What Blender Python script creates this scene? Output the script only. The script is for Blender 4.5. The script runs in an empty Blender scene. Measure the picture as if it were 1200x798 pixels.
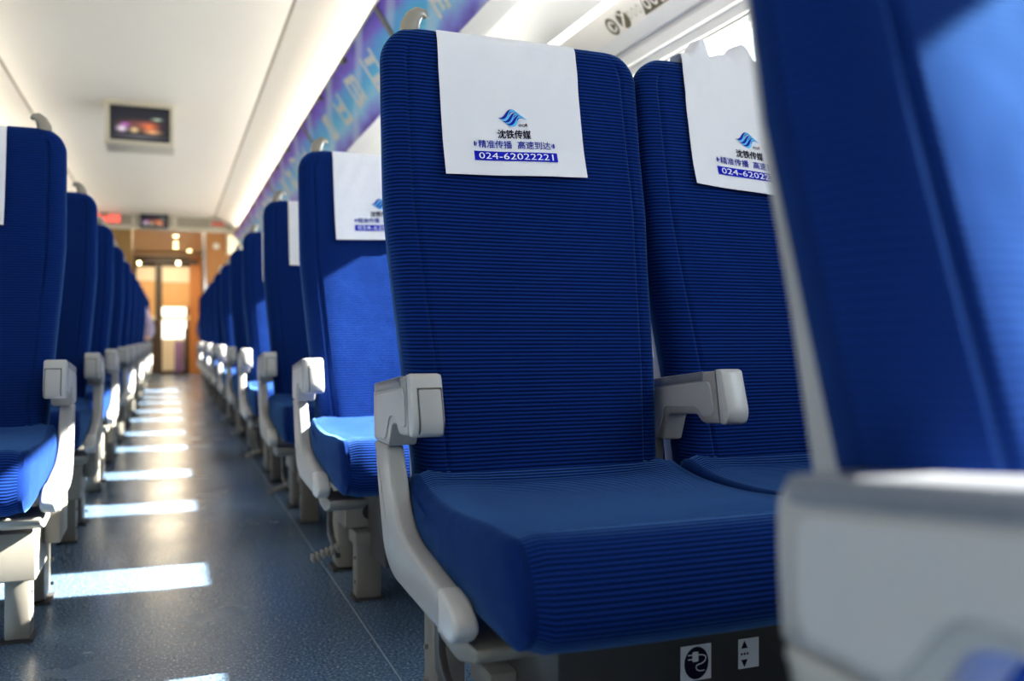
import bpy, bmesh, math, random
from mathutils import Vector, Matrix
random.seed(7)
S = bpy.context.scene
COL = S.collection
PI = math.pi

# ------------------------------------------------------------------ camera
THETA = math.atan(401 / 1040)
cam_d = bpy.data.cameras.new('camera')
cam = bpy.data.objects.new('camera', cam_d)
COL.objects.link(cam)
cam.location = (0, 0, 0.66)
cam.rotation_euler = (PI / 2, 0, -THETA)
cam_d.sensor_width = 36
cam_d.lens = 36 * 1040 / 1200
cam_d.shift_y = -3 / 1200
cam_d.clip_start = 0.02
cam_d.dof.use_dof = True
cam_d.dof.focus_distance = 1.45
cam_d.dof.aperture_fstop = 3.0
S.camera = cam

# ------------------------------------------------------------------ world, sun, exposure
W = bpy.data.worlds.new('sky')
S.world = W
W.use_nodes = True
bg = W.node_tree.nodes['Background']
bg.inputs['Color'].default_value = (0.80, 0.90, 1.0, 1)
bg.inputs['Strength'].default_value = 7.6
sun_d = bpy.data.lights.new('sun', 'SUN')
sun_d.energy = 80
sun_d.angle = math.radians(0.6)
sun_d.color = (1.0, 0.91, 0.78)
sun = bpy.data.objects.new('sun', sun_d)
COL.objects.link(sun)
SUN_DIR = Vector((-1.0, 0.02, -0.62)).normalized()
sun.rotation_euler = SUN_DIR.to_track_quat('-Z', 'Y').to_euler()
sun.location = (6, 2, 6)
S.view_settings.view_transform = 'Standard'
S.view_settings.look = 'None'
S.view_settings.gamma = 1
S.view_settings.use_curve_mapping = False
S.view_settings.exposure = 0.34

# ------------------------------------------------------------------ materials
MAT = {}


def srgb(r, g, b):
    def f(c):
        c /= 255
        return c / 12.92 if c <= 0.04045 else ((c + 0.055) / 1.055) ** 2.4
    return (f(r), f(g), f(b), 1)


def base_mat(name, col, rough=0.5, metal=0.0, noise=0.06, nscale=40, bump=0.0, coat=0.0, spec=0.5, emit=None, estr=0):
    m = bpy.data.materials.new(name)
    m.use_nodes = True
    nt = m.node_tree
    p = nt.nodes['Principled BSDF']
    p.inputs['Roughness'].default_value = rough
    p.inputs['Metallic'].default_value = metal
    p.inputs['Specular IOR Level'].default_value = spec
    p.inputs['Coat Weight'].default_value = coat
    tc = nt.nodes.new('ShaderNodeTexCoord')
    nz = nt.nodes.new('ShaderNodeTexNoise')
    nz.inputs['Scale'].default_value = nscale
    nz.inputs['Detail'].default_value = 4
    nt.links.new(tc.outputs['Object'], nz.inputs['Vector'])
    mx = nt.nodes.new('ShaderNodeMix')
    mx.data_type = 'RGBA'
    mx.inputs[6].default_value = tuple(c * (1 - noise) for c in col[:3]) + (1,)
    mx.inputs[7].default_value = tuple(min(1, c * (1 + noise)) for c in col[:3]) + (1,)
    nt.links.new(nz.outputs['Fac'], mx.inputs[0])
    nt.links.new(mx.outputs[2], p.inputs['Base Color'])
    if bump:
        b = nt.nodes.new('ShaderNodeBump')
        b.inputs['Strength'].default_value = bump
        b.inputs['Distance'].default_value = 0.002
        nt.links.new(nz.outputs['Fac'], b.inputs['Height'])
        nt.links.new(b.outputs[0], p.inputs['Normal'])
    if emit:
        p.inputs['Emission Color'].default_value = emit
        p.inputs['Emission Strength'].default_value = estr
    MAT[name] = m
    return m


def fabric_mat(name, col, ribs=True, pitch=0.0062):
    m = bpy.data.materials.new(name)
    m.use_nodes = True
    nt = m.node_tree
    N, L = nt.nodes, nt.links
    p = N['Principled BSDF']
    p.inputs['Roughness'].default_value = 0.75
    p.inputs['Specular IOR Level'].default_value = 0.0
    p.inputs['Specular Tint'].default_value = (0.25, 0.55, 1.0, 1)
    p.inputs['Sheen Weight'].default_value = 0.38
    p.inputs['Sheen Roughness'].default_value = 0.35
    p.inputs['Sheen Tint'].default_value = (0.20, 0.50, 1.0, 1)
    tc = N.new('ShaderNodeTexCoord')
    nz = N.new('ShaderNodeTexNoise')
    nz.inputs['Scale'].default_value = 9
    nz.inputs['Detail'].default_value = 2
    L.new(tc.outputs['Object'], nz.inputs['Vector'])
    fz = N.new('ShaderNodeTexNoise')
    fz.inputs['Scale'].default_value = 900
    L.new(tc.outputs['Object'], fz.inputs['Vector'])
    b1 = N.new('ShaderNodeBump')
    b1.inputs['Strength'].default_value = 0.35
    b1.inputs['Distance'].default_value = 0.012
    L.new(nz.outputs['Fac'], b1.inputs['Height'])
    mx = N.new('ShaderNodeMix')
    mx.data_type = 'RGBA'
    mx.inputs[6].default_value = tuple(c * 0.30 for c in col[:3]) + (1,)
    mx.inputs[7].default_value = tuple(c * 1.20 for c in col[:3]) + (1,)
    if ribs:
        sp = N.new('ShaderNodeSeparateXYZ')
        L.new(tc.outputs['UV'], sp.inputs[0])
        mu = N.new('ShaderNodeMath'); mu.operation = 'MULTIPLY'
        mu.inputs[1].default_value = 2 * PI / pitch
        L.new(sp.outputs['Y'], mu.inputs[0])
        sn = N.new('ShaderNodeMath'); sn.operation = 'SINE'
        L.new(mu.outputs[0], sn.inputs[0])
        ma = N.new('ShaderNodeMath'); ma.operation = 'MULTIPLY_ADD'
        ma.inputs[1].default_value = 0.5
        ma.inputs[2].default_value = 0.5
        L.new(sn.outputs[0], ma.inputs[0])
        b2 = N.new('ShaderNodeBump')
        b2.inputs['Strength'].default_value = 0.55
        b2.inputs['Distance'].default_value = 0.0016
        L.new(ma.outputs[0], b2.inputs['Height'])
        L.new(b1.outputs[0], b2.inputs['Normal'])
        L.new(b2.outputs[0], p.inputs['Normal'])
        L.new(ma.outputs[0], mx.inputs[0])  # shade in the grooves between ribs is put into the colour
    else:
        b2 = N.new('ShaderNodeBump')
        b2.inputs['Strength'].default_value = 0.25
        b2.inputs['Distance'].default_value = 0.0008
        L.new(fz.outputs['Fac'], b2.inputs['Height'])
        L.new(b1.outputs[0], b2.inputs['Normal'])
        L.new(b2.outputs[0], p.inputs['Normal'])
        L.new(fz.outputs['Fac'], mx.inputs[0])
    L.new(mx.outputs[2], p.inputs['Base Color'])
    MAT[name] = m


BLUE = (0.0062, 0.0235, 0.145, 1)
fabric_mat('fabric_rib', BLUE)
fabric_mat('fabric_plain', (0.0055, 0.0190, 0.115, 1), ribs=False)
base_mat('thread', (0.004, 0.010, 0.05, 1), 0.8)
base_mat('cloth', (0.72, 0.73, 0.79, 1), 0.85, noise=0.015, nscale=16, bump=1.0, spec=0.2)
base_mat('plastic', srgb(144, 144, 143), 0.34, noise=0.03, nscale=25)
base_mat('plastic_light', srgb(160, 161, 162), 0.36, noise=0.02, nscale=25)
base_mat('plastic_cap', srgb(172, 173, 173), 0.30, noise=0.02, nscale=25)
base_mat('plastic_dark', srgb(100, 104, 112), 0.33, noise=0.04, nscale=25)
base_mat('leg_metal', srgb(122, 119, 112), 0.42, noise=0.06, nscale=30)
base_mat('dark_metal', srgb(58, 57, 58), 0.45, noise=0.1, nscale=30)
base_mat('black', (0.012, 0.012, 0.014, 1), 0.5)
base_mat('handle_metal', srgb(140, 136, 128), 0.28, metal=0.55, noise=0.03)
base_mat('chrome', srgb(200, 198, 192), 0.18, metal=1.0, noise=0.02)
base_mat('ink_blue', (0.008, 0.012, 0.42, 1), 0.8, spec=0.08)
base_mat('ink_dark', (0.012, 0.010, 0.03, 1), 0.8, spec=0.08)
base_mat('ink_navy', (0.010, 0.022, 0.33, 1), 0.8, spec=0.08)
base_mat('ink_cyan', (0.12, 0.50, 0.85, 1), 0.8, spec=0.08)
base_mat('ink_red', (0.6, 0.05, 0.04, 1), 0.8, spec=0.08)
base_mat('ink_white', (0.8, 0.82, 0.85, 1), 0.8, spec=0.08)
base_mat('ceiling_white', srgb(233, 228, 217), 0.42, noise=0.012, nscale=3)
base_mat('wall_white', srgb(226, 225, 222), 0.4, noise=0.012, nscale=4)
base_mat('rack_grey', srgb(192, 192, 193), 0.4, noise=0.02, nscale=4)
base_mat('seam_dark', srgb(120, 110, 92), 0.6)
base_mat('sign_cream', srgb(238, 231, 220), 0.45, noise=0.02)
base_mat('sign_ink', srgb(98, 88, 62), 0.6)
base_mat('sign_faint', srgb(205, 198, 180), 0.6)
base_mat('floor_weld', srgb(132, 142, 150), 0.5)
base_mat('added_blind_cloth', srgb(178, 172, 160), 0.8)
base_mat('trim_grey', srgb(120, 122, 124), 0.4)
base_mat('greige', srgb(150, 144, 130), 0.5, noise=0.03, nscale=3)
base_mat('greige_light', srgb(196, 189, 172), 0.5, noise=0.03, nscale=3)
base_mat('brass', srgb(150, 120, 74), 0.35, metal=0.6, noise=0.1, nscale=6)
base_mat('pale_board', srgb(226, 216, 190), 0.5)
base_mat('brown_dark', srgb(62, 52, 42), 0.5, noise=0.15, nscale=6)
base_mat('led_red', (0.7, 0.12, 0.09, 1), 0.5, emit=(1, 0.16, 0.12, 1), estr=0.55)
base_mat('lamp_warm', (1, 0.85, 0.5, 1), 0.5, emit=(1, 0.82, 0.42, 1), estr=14)
base_mat('lamp_strip', (1, 1, 1, 1), 0.5, emit=(1, 0.97, 0.92, 1), estr=1.6)
base_mat('cove_tube', (1, 1, 1, 1), 0.5, emit=(1.0, 0.90, 0.74, 1), estr=14)
base_mat('lamp_poster', (1, 0.9, 0.7, 1), 0.5, emit=(1, 0.83, 0.55, 1), estr=0.55)
base_mat('lit_window', (1, 1, 1, 1), 0.4, emit=(1, 0.95, 0.82, 1), estr=1.8)  # daylight behind the far door pane, given as the pane's own glow
base_mat('purple_cloth', srgb(130, 105, 150), 0.8, noise=0.1)
base_mat('lilac_cloth', srgb(170, 160, 190), 0.8, noise=0.3, nscale=30)
base_mat('beige_cloth', srgb(176, 150, 104), 0.8, noise=0.1)
base_mat('navy_cloth', srgb(28, 44, 96), 0.8, noise=0.1)
base_mat('skin', srgb(205, 165, 140), 0.6, noise=0.04)
base_mat('hair', srgb(24, 20, 20), 0.5)
base_mat('rubber', srgb(40, 40, 42), 0.7)
base_mat('concrete', srgb(170, 168, 162), 0.9, noise=0.1, nscale=2)
base_mat('ad_white', srgb(236, 236, 232), 0.5)


def wood_mat(name, c1, c2):
    m = bpy.data.materials.new(name); m.use_nodes = True
    nt = m.node_tree; N, L = nt.nodes, nt.links
    p = N['Principled BSDF']; p.inputs['Roughness'].default_value = 0.38
    tc = N.new('ShaderNodeTexCoord'); mp = N.new('ShaderNodeMapping')
    mp.inputs['Scale'].default_value = (14, 14, 1.2)
    nz = N.new('ShaderNodeTexNoise'); nz.inputs['Scale'].default_value = 3
    nz.inputs['Detail'].default_value = 6
    L.new(tc.outputs['Object'], mp.inputs[0]); L.new(mp.outputs[0], nz.inputs['Vector'])
    mx = N.new('ShaderNodeMix'); mx.data_type = 'RGBA'
    mx.inputs[6].default_value = c1; mx.inputs[7].default_value = c2
    L.new(nz.outputs['Fac'], mx.inputs[0]); L.new(mx.outputs[2], p.inputs['Base Color'])
    MAT[name] = m


wood_mat('wood', srgb(150, 94, 44), srgb(196, 134, 74))
wood_mat('wood_pale', srgb(190, 146, 90), srgb(216, 176, 118))


def floor_mat():
    m = bpy.data.materials.new('floor_lino'); m.use_nodes = True
    nt = m.node_tree; N, L = nt.nodes, nt.links
    p = N['Principled BSDF']
    p.inputs['Specular IOR Level'].default_value = 0.5
    tc = N.new('ShaderNodeTexCoord')
    big = N.new('ShaderNodeTexNoise'); big.inputs['Scale'].default_value = 3.5; big.inputs['Detail'].default_value = 5
    spk = N.new('ShaderNodeTexNoise'); spk.inputs['Scale'].default_value = 170; spk.inputs['Detail'].default_value = 5
    for n in (big, spk):
        L.new(tc.outputs['Object'], n.inputs['Vector'])
    r = N.new('ShaderNodeValToRGB')
    r.color_ramp.elements[0].position = 0.35; r.color_ramp.elements[0].color = srgb(44, 64, 88)
    r.color_ramp.elements[1].position = 0.58; r.color_ramp.elements[1].color = srgb(82, 106, 132)
    k = r.color_ramp.elements.new(0.74); k.color = srgb(165, 182, 198)
    L.new(spk.outputs['Fac'], r.inputs[0])
    mx = N.new('ShaderNodeMix'); mx.data_type = 'RGBA'; mx.blend_type = 'MULTIPLY'
    mx.inputs[0].default_value = 0.35
    L.new(r.outputs[0], mx.inputs[6]); L.new(big.outputs['Color'], mx.inputs[7])
    L.new(r.outputs[0], mx.inputs[6])
    sc = N.new('ShaderNodeTexVoronoi'); sc.feature = 'DISTANCE_TO_EDGE'; sc.inputs['Scale'].default_value = 7
    L.new(tc.outputs['Object'], sc.inputs['Vector'])
    bw = N.new('ShaderNodeRGBToBW'); L.new(big.outputs['Color'], bw.inputs[0])
    rr = N.new('ShaderNodeMapRange')
    rr.inputs['To Min'].default_value = 0.16; rr.inputs['To Max'].default_value = 0.34
    L.new(big.outputs['Fac'], rr.inputs[0]); L.new(rr.outputs[0], p.inputs['Roughness'])
    L.new(r.outputs[0], p.inputs['Base Color'])
    b = N.new('ShaderNodeBump'); b.inputs['Strength'].default_value = 0.02; b.inputs['Distance'].default_value = 0.001
    L.new(spk.outputs['Fac'], b.inputs['Height']); L.new(b.outputs[0], p.inputs['Normal'])
    MAT['floor_lino'] = m


floor_mat()


def glass_mat():
    m = bpy.data.materials.new('window_glass'); m.use_nodes = True
    nt = m.node_tree; N, L = nt.nodes, nt.links
    N.remove(N['Principled BSDF'])
    tr = N.new('ShaderNodeBsdfTransparent'); gl = N.new('ShaderNodeBsdfGlossy')
    tr.inputs[0].default_value = (0.95, 0.97, 0.97, 1)
    gl.inputs['Roughness'].default_value = 0.02
    mx = N.new('ShaderNodeMixShader')
    mx.inputs[0].default_value = 0.04
    L.new(tr.outputs[0], mx.inputs[1]); L.new(gl.outputs[0], mx.inputs[2])
    L.new(mx.outputs[0], N['Material Output'].inputs['Surface'])
    MAT['window_glass'] = m


glass_mat()


def ad_mat():
    """printed film: violet edges, cyan middle, pale light streaks; uv x across the panel, y along it"""
    m = bpy.data.materials.new('ad_print'); m.use_nodes = True
    nt = m.node_tree; N, L = nt.nodes, nt.links
    p = N['Principled BSDF']; p.inputs['Roughness'].default_value = 0.3
    tc = N.new('ShaderNodeTexCoord')
    nz = N.new('ShaderNodeTexNoise'); nz.inputs['Scale'].default_value = 3.2; nz.inputs['Detail'].default_value = 3
    mp = N.new('ShaderNodeMapping'); mp.inputs['Scale'].default_value = (1.2, 0.45, 1); mp.inputs['Rotation'].default_value = (0, 0, 0.35)
    L.new(tc.outputs['UV'], mp.inputs[0]); L.new(mp.outputs[0], nz.inputs['Vector'])
    sp = N.new('ShaderNodeSeparateXYZ'); L.new(tc.outputs['UV'], sp.inputs[0])
    ad = N.new('ShaderNodeMath'); ad.operation = 'MULTIPLY_ADD'; ad.inputs[1].default_value = 0.34
    L.new(nz.outputs['Fac'], ad.inputs[0])
    sb = N.new('ShaderNodeMath'); sb.operation = 'SUBTRACT'; sb.inputs[1].default_value = 0.17
    L.new(sp.outputs['X'], sb.inputs[0]); L.new(sb.outputs[0], ad.inputs[2])
    r = N.new('ShaderNodeValToRGB')
    e = r.color_ramp.elements
    e[0].position = 0.0; e[0].color = srgb(66, 30, 190)
    e[1].position = 1.0; e[1].color = srgb(96, 60, 190)
    for pos, c in ((0.14, (132, 84, 226)), (0.30, (80, 178, 244)), (0.55, (84, 208, 248)), (0.72, (160, 226, 252)), (0.88, (140, 140, 234))):
        k = e.new(pos); k.color = srgb(*c)
    L.new(ad.outputs[0], r.inputs[0])
    wv = N.new('ShaderNodeTexWave'); wv.inputs['Scale'].default_value = 0.28; wv.inputs['Distortion'].default_value = 2
    wv.inputs['Detail'].default_value = 2
    mp2 = N.new('ShaderNodeMapping'); mp2.inputs['Rotation'].default_value = (0, 0, 0.5); mp2.inputs['Scale'].default_value = (1.6, 1.0, 1)
    L.new(tc.outputs['UV'], mp2.inputs[0]); L.new(mp2.outputs[0], wv.inputs['Vector'])
    r2 = N.new('ShaderNodeValToRGB'); r2.color_ramp.elements[0].position = 0.80; r2.color_ramp.elements[1].position = 1.0
    r2.color_ramp.elements[1].color = (0.55, 0.55, 0.55, 1)
    L.new(wv.outputs['Fac'], r2.inputs[0])
    mx = N.new('ShaderNodeMix'); mx.data_type = 'RGBA'
    mx.inputs[7].default_value = srgb(222, 240, 250)
    L.new(r2.outputs[0], mx.inputs[0]); L.new(r.outputs[0], mx.inputs[6])
    L.new(mx.outputs[2], p.inputs['Base Color'])
    MAT['ad_print'] = m


ad_mat()


def screen_mat():
    """a night scene on the monitor: dark sky, orange and magenta lights; uv 0..1"""
    m = bpy.data.materials.new('screen_picture'); m.use_nodes = True
    nt = m.node_tree; N, L = nt.nodes, nt.links
    p = N['Principled BSDF']; p.inputs['Roughness'].default_value = 0.12
    p.inputs['Base Color'].default_value = (0.01, 0.01, 0.012, 1)
    tc = N.new('ShaderNodeTexCoord')
    cur = None
    blobs = [((0.18, 0.32), (0.16, 0.17), (0.95, 0.75, 0.9)), ((0.24, 0.46), (0.16, 0.10), (0.5, 0.10, 0.55)),
             ((0.40, 0.30), (0.14, 0.16), (0.9, 0.62, 0.30)), ((0.66, 0.42), (0.26, 0.24), (0.75, 0.16, 0.03)),
             ((0.72, 0.26), (0.26, 0.13), (0.85, 0.42, 0.18)), ((0.80, 0.68), (0.16, 0.07), (0.6, 0.75, 0.55)),
             ((0.5, 0.5), (0.6, 0.22), (0.20, 0.05, 0.03)), ((0.5, 0.08), (0.8, 0.12), (0.10, 0.10, 0.11))]
    for (cx, cy), (sx, sy), c in blobs:
        mp = N.new('ShaderNodeMapping')
        mp.inputs['Location'].default_value = (-cx / sx, -cy / sy, 0)
        mp.inputs['Scale'].default_value = (1 / sx, 1 / sy, 0)
        L.new(tc.outputs['UV'], mp.inputs[0])
        g = N.new('ShaderNodeTexGradient'); g.gradient_type = 'QUADRATIC_SPHERE'
        L.new(mp.outputs[0], g.inputs[0])
        mx = N.new('ShaderNodeMix'); mx.data_type = 'RGBA'; mx.blend_type = 'ADD'
        mx.inputs[0].default_value = 1
        cl = N.new('ShaderNodeMix'); cl.data_type = 'RGBA'
        cl.inputs[6].default_value = (0, 0, 0, 1); cl.inputs[7].default_value = c + (1,)
        L.new(g.outputs['Fac'], cl.inputs[0])
        if cur is None:
            mx.inputs[6].default_value = (0.006, 0.007, 0.014, 1)
        else:
            L.new(cur, mx.inputs[6])
        L.new(cl.outputs[2], mx.inputs[7])
        cur = mx.outputs[2]
    L.new(cur, p.inputs['Emission Color'])
    p.inputs['Emission Strength'].default_value = 1.1
    MAT['screen_picture'] = m


screen_mat()


# ------------------------------------------------------------------ mesh helpers
def new_obj(name, me, parent=None, loc=None):
    o = bpy.data.objects.new(name, me)
    COL.objects.link(o)
    if parent is not None:
        o.parent = parent
    if loc is not None:
        o.location = loc
    return o


def make_mesh(name, verts, faces, mats, uvs=None, midx=None, smooth=40, sx=1):
    if sx < 0:
        verts = [(-v[0], v[1], v[2]) for v in verts]
        faces = [tuple(reversed(f)) for f in faces]
    me = bpy.data.meshes.new(name)
    me.from_pydata([tuple(v) for v in verts], [], faces)
    for m in (mats if isinstance(mats, (list, tuple)) else [mats]):
        me.materials.append(MAT[m])
    if midx:
        me.polygons.foreach_set('material_index', midx)
    if uvs:
        ul = me.uv_layers.new(name='UVMap')
        for lp in me.loops:
            ul.data[lp.index].uv = uvs[lp.vertex_index]
    if smooth:
        me.shade_smooth()
        me.set_sharp_from_angle(angle=math.radians(smooth))
    me.validate()
    me.update()
    return me


def bm_mesh(name, bm, mats, smooth=40, sx=1):
    bmesh.ops.recalc_face_normals(bm, faces=bm.faces)
    if sx < 0:
        for v in bm.verts:
            v.co.x = -v.co.x
        bmesh.ops.reverse_faces(bm, faces=bm.faces)
    me = bpy.data.meshes.new(name)
    bm.to_mesh(me)
    bm.free()
    for m in (mats if isinstance(mats, (list, tuple)) else [mats]):
        me.materials.append(MAT[m])
    if smooth:
        me.shade_smooth()
        me.set_sharp_from_angle(angle=math.radians(smooth))
    return me


def box_bm(x0, x1, y0, y1, z0, z1, r=0.0, seg=2, bm=None):
    own = bm is None
    b = bmesh.new()
    bmesh.ops.create_cube(b, size=1)
    for v in b.verts:
        v.co = Vector(((x0 + x1) / 2 + v.co.x * (x1 - x0), (y0 + y1) / 2 + v.co.y * (y1 - y0), (z0 + z1) / 2 + v.co.z * (z1 - z0)))
    if r > 0:
        bmesh.ops.bevel(b, geom=b.edges[:] , offset=r, segments=seg, affect='EDGES', profile=0.5)
    if own:
        return b
    me = bpy.data.meshes.new('tmp')
    b.to_mesh(me); b.free()
    bm.from_mesh(me)
    bpy.data.meshes.remove(me)
    return bm


def box(name, mat, x0, x1, y0, y1, z0, z1, r=0.0, parent=None, sx=1, loc=None, smooth=40):
    return new_obj(name, bm_mesh(name, box_bm(x0, x1, y0, y1, z0, z1, r), mat, smooth, sx), parent, loc)


def round_poly(pts, rad, seg=5):
    """round the corners of a closed 2-D polygon; rad is one radius or one per corner"""
    n = len(pts)
    out = []
    for i in range(n):
        p = Vector(pts[i]); a = Vector(pts[i - 1]) - p; b = Vector(pts[(i + 1) % n]) - p
        r = rad[i] if isinstance(rad, (list, tuple)) else rad
        d = min(r, a.length * 0.48, b.length * 0.48)
        if d < 1e-5:
            out.append(tuple(p)); continue
        p0 = p + a.normalized() * d
        p1 = p + b.normalized() * d
        for k in range(seg + 1):
            t = k / seg
            out.append(tuple(p0 * (1 - t) ** 2 + p * 2 * t * (1 - t) + p1 * t * t))
    return out


def prism_bm(pts, x0, x1, bev=0.0, seg=2):
    """extrude a closed (y, z) outline from x0 to x1, with rounded rims"""
    bm = bmesh.new()
    A = [bm.verts.new((x0, p[0], p[1])) for p in pts]
    B = [bm.verts.new((x1, p[0], p[1])) for p in pts]
    fa = bm.faces.new(A)
    fb = bm.faces.new(list(reversed(B)))
    n = len(pts)
    for i in range(n):
        bm.faces.new((A[i], B[i], B[(i + 1) % n], A[(i + 1) % n]))
    bmesh.ops.recalc_face_normals(bm, faces=bm.faces)
    if bev:
        ed = set(fa.edges) | set(fb.edges)
        bmesh.ops.bevel(bm, geom=list(ed), offset=bev, segments=seg, affect='EDGES', profile=0.5)
    return bm


def prism(name, mat, pts, x0, x1, bev=0.0, parent=None, sx=1, smooth=40):
    return new_obj(name, bm_mesh(name, prism_bm(pts, x0, x1, bev), mat, smooth, sx), parent)


def tube_bm(pts, rad, n=10, flat=1.0, axis=None):
    """a tube along pts with a radius per point; flat squashes it along axis"""
    bm = bmesh.new()
    rings = []
    up = Vector(axis) if axis else Vector((0, 0, 1))
    for i, p in enumerate(pts):
        p = Vector(p)
        t = (Vector(pts[min(i + 1, len(pts) - 1)]) - Vector(pts[max(i - 1, 0)])).normalized()
        u = up if abs(up.dot(t)) < 0.95 else Vector((1, 0, 0))
        s = t.cross(u).normalized(); q = s.cross(t).normalized()
        r = rad[i] if isinstance(rad, (list, tuple)) else rad
        rings.append([bm.verts.new(p + s * math.cos(2 * PI * k / n) * r + q * math.sin(2 * PI * k / n) * r * flat) for k in range(n)])
    for a, b in zip(rings, rings[1:]):
        for k in range(n):
            bm.faces.new((a[k], a[(k + 1) % n], b[(k + 1) % n], b[k]))
    bm.faces.new(list(reversed(rings[0]))); bm.faces.new(rings[-1])
    return bm


def tube(name, mat, pts, rad, n=10, flat=1.0, axis=None, parent=None, sx=1, smooth=50):
    return new_obj(name, bm_mesh(name, tube_bm(pts, rad, n, flat, axis), mat, smooth, sx), parent)


def disc_cyl(name, mat, c, r, h, axis='z', n=16, parent=None, sx=1):
    d = {'x': Vector((1, 0, 0)), 'y': Vector((0, 1, 0)), 'z': Vector((0, 0, 1))}[axis]
    c = Vector(c)
    return tube(name, mat, [c, c + d * h], r, n, 1.0, (0, 0, 1) if axis != 'z' else (1, 0, 0), parent, sx)


def empty(name, loc):
    o = bpy.data.objects.new(name, None)
    o.empty_display_size = 0.1
    COL.objects.link(o)
    o.location = loc
    return o


def tag(o, label=None, cat=None, group=None, kind=None):
    if label: o['label'] = label
    if cat: o['category'] = cat
    if group: o['group'] = group
    if kind: o['kind'] = kind
    return o


def struct(o, label, cat):
    return tag(o, label, cat, kind='structure')


def interp(tab, z):
    if z <= tab[0][0]: return tab[0][1]
    for (a, b), (c, d) in zip(tab, tab[1:]):
        if z <= c: return b + (d - b) * (z - a) / (c - a)
    return tab[-1][1]


# ------------------------------------------------------------------ the car shell
Y0, YB = -3.6, 12.95          # rear end behind the camera, bulkhead
XR, XL = 1.45, -1.83
XC = -0.19
WINS = [(1.56 + 2.0 * k, 2.74 + 2.0 * k) for k in range(-2, 6)]
SILL, HEAD = 0.82, 1.541

floor = box('floor', 'floor_lino', XL, XR, Y0, 21.5, -0.06, 0.0)
struct(floor, 'speckled blue grey linoleum floor of the carriage', 'floor')
for x in (0.416, -0.42):
    box('floor_seam', 'floor_weld', x - 0.0009, x + 0.0009, Y0, 12.9, -0.001, 0.0006, parent=floor)

ground = box('ground', 'concrete', -30, 30, -30, 50, -1.5, -1.3)
struct(ground, 'pale concrete ground outside the windows', 'ground')


def wall_side(name, X, sgn, label):
    """side wall with window openings: a lower band, an upper band and pillars, all of one structure"""
    root = empty(name, (X, 0, 0))
    struct(root, label, 'wall')
    t0, t1 = (0.0, 0.10)
    def bx(nm, y0, y1, z0, z1, m='wall_white', r=0.0, a=t0, b=t1):
        x0, x1 = (a, b) if sgn > 0 else (-b, -a)
        return box(nm, m, x0, x1, y0, y1, z0, z1, r, root)
    bx('lower_panel', Y0, YB + 0.1, -0.05, SILL)
    bx('upper_panel', Y0, YB + 0.1, HEAD, 2.4)
    prev = Y0
    for a, b in WINS:
        if a > prev:
            bx('pillar_panel', prev, a, SILL, HEAD)
        prev = b
    bx('pillar_panel', prev, YB + 0.1, SILL, HEAD)
    bx('sill_ledge', Y0, YB, SILL - 0.03, SILL, 'plastic', 0.004, -0.035, 0.0)
    # rails above the windows (stepped profile)
    for pts, m, nm in (([(-0.04, 1.676), (-0.022, 1.632), (0.0, 1.632), (0.0, 1.676)], 'wall_white', 'upper_rail'),
                       ([(-0.012, 1.632), (-0.012, 1.606), (0.0, 1.606), (0.0, 1.632)], 'rack_grey', 'rail_groove'),
                       ([(-0.024, 1.606), (-0.020, 1.572), (0.0, 1.572), (0.0, 1.606)], 'wall_white', 'lower_rail')):
        bm = bmesh.new()
        P = [(sgn * p[0], p[1]) for p in pts]
        A = [bm.verts.new((p[0], Y0, p[1])) for p in P]
        B = [bm.verts.new((p[0], YB, p[1])) for p in P]
        bm.faces.new(A); bm.faces.new(B[::-1])
        for i in range(4):
            bm.faces.new((A[i], B[i], B[(i + 1) % 4], A[(i + 1) % 4]))
        new_obj(nm, bm_mesh(nm, bm, m), root)
    return root


wall_side('wall_right', XR, 1, 'white side wall with large windows right of the seats')
wall_side('wall_left', XL, -1, 'white side wall with windows left of the triple seats')
n_win = 0
for X, sgn, side in ((XR, 1, 'right'), (XL, -1, 'left')):
    for i, (a, b) in enumerate(WINS):
        n_win += 1
        w = empty('window_%d' % n_win, (X, (a + b) / 2, SILL))
        struct(w, 'large carriage window in the %s wall' % side, 'window')
        L2, H = (b - a) / 2, HEAD - SILL
        e = 0.03
        def fx(nm, m, y0, y1, z0, z1, x0=0.012, x1=0.05):
            xa, xb = (x0, x1) if sgn > 0 else (-x1, -x0)
            return box(nm, m, xa, xb, y0, y1, z0, z1, 0.0, w)
        fx('frame', 'trim_grey', -L2, L2, H - 0.006, H)
        fx('frame', 'trim_grey', -L2, L2, 0, 0.012)
        fx('frame', 'trim_grey', -L2, -L2 + 0.012, 0.012, H - 0.006)
        fx('frame', 'trim_grey', L2 - 0.012, L2, 0.012, H - 0.006)
        if sgn < 0:      # unseen roller blinds, added to cut the light from the left side
            fx('added_blind', 'added_blind_cloth', -L2 + 0.014, L2 - 0.014, H * 0.30, H - 0.008, 0.014, 0.017)
            fx('added_blind_bar', 'plastic', -L2 + 0.014, L2 - 0.014, H * 0.30 - 0.014, H * 0.30, 0.012, 0.020)
        fx('pane', 'window_glass', -L2 + 0.012, L2 - 0.012, 0.012, H - 0.006, 0.030, 0.036)

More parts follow.
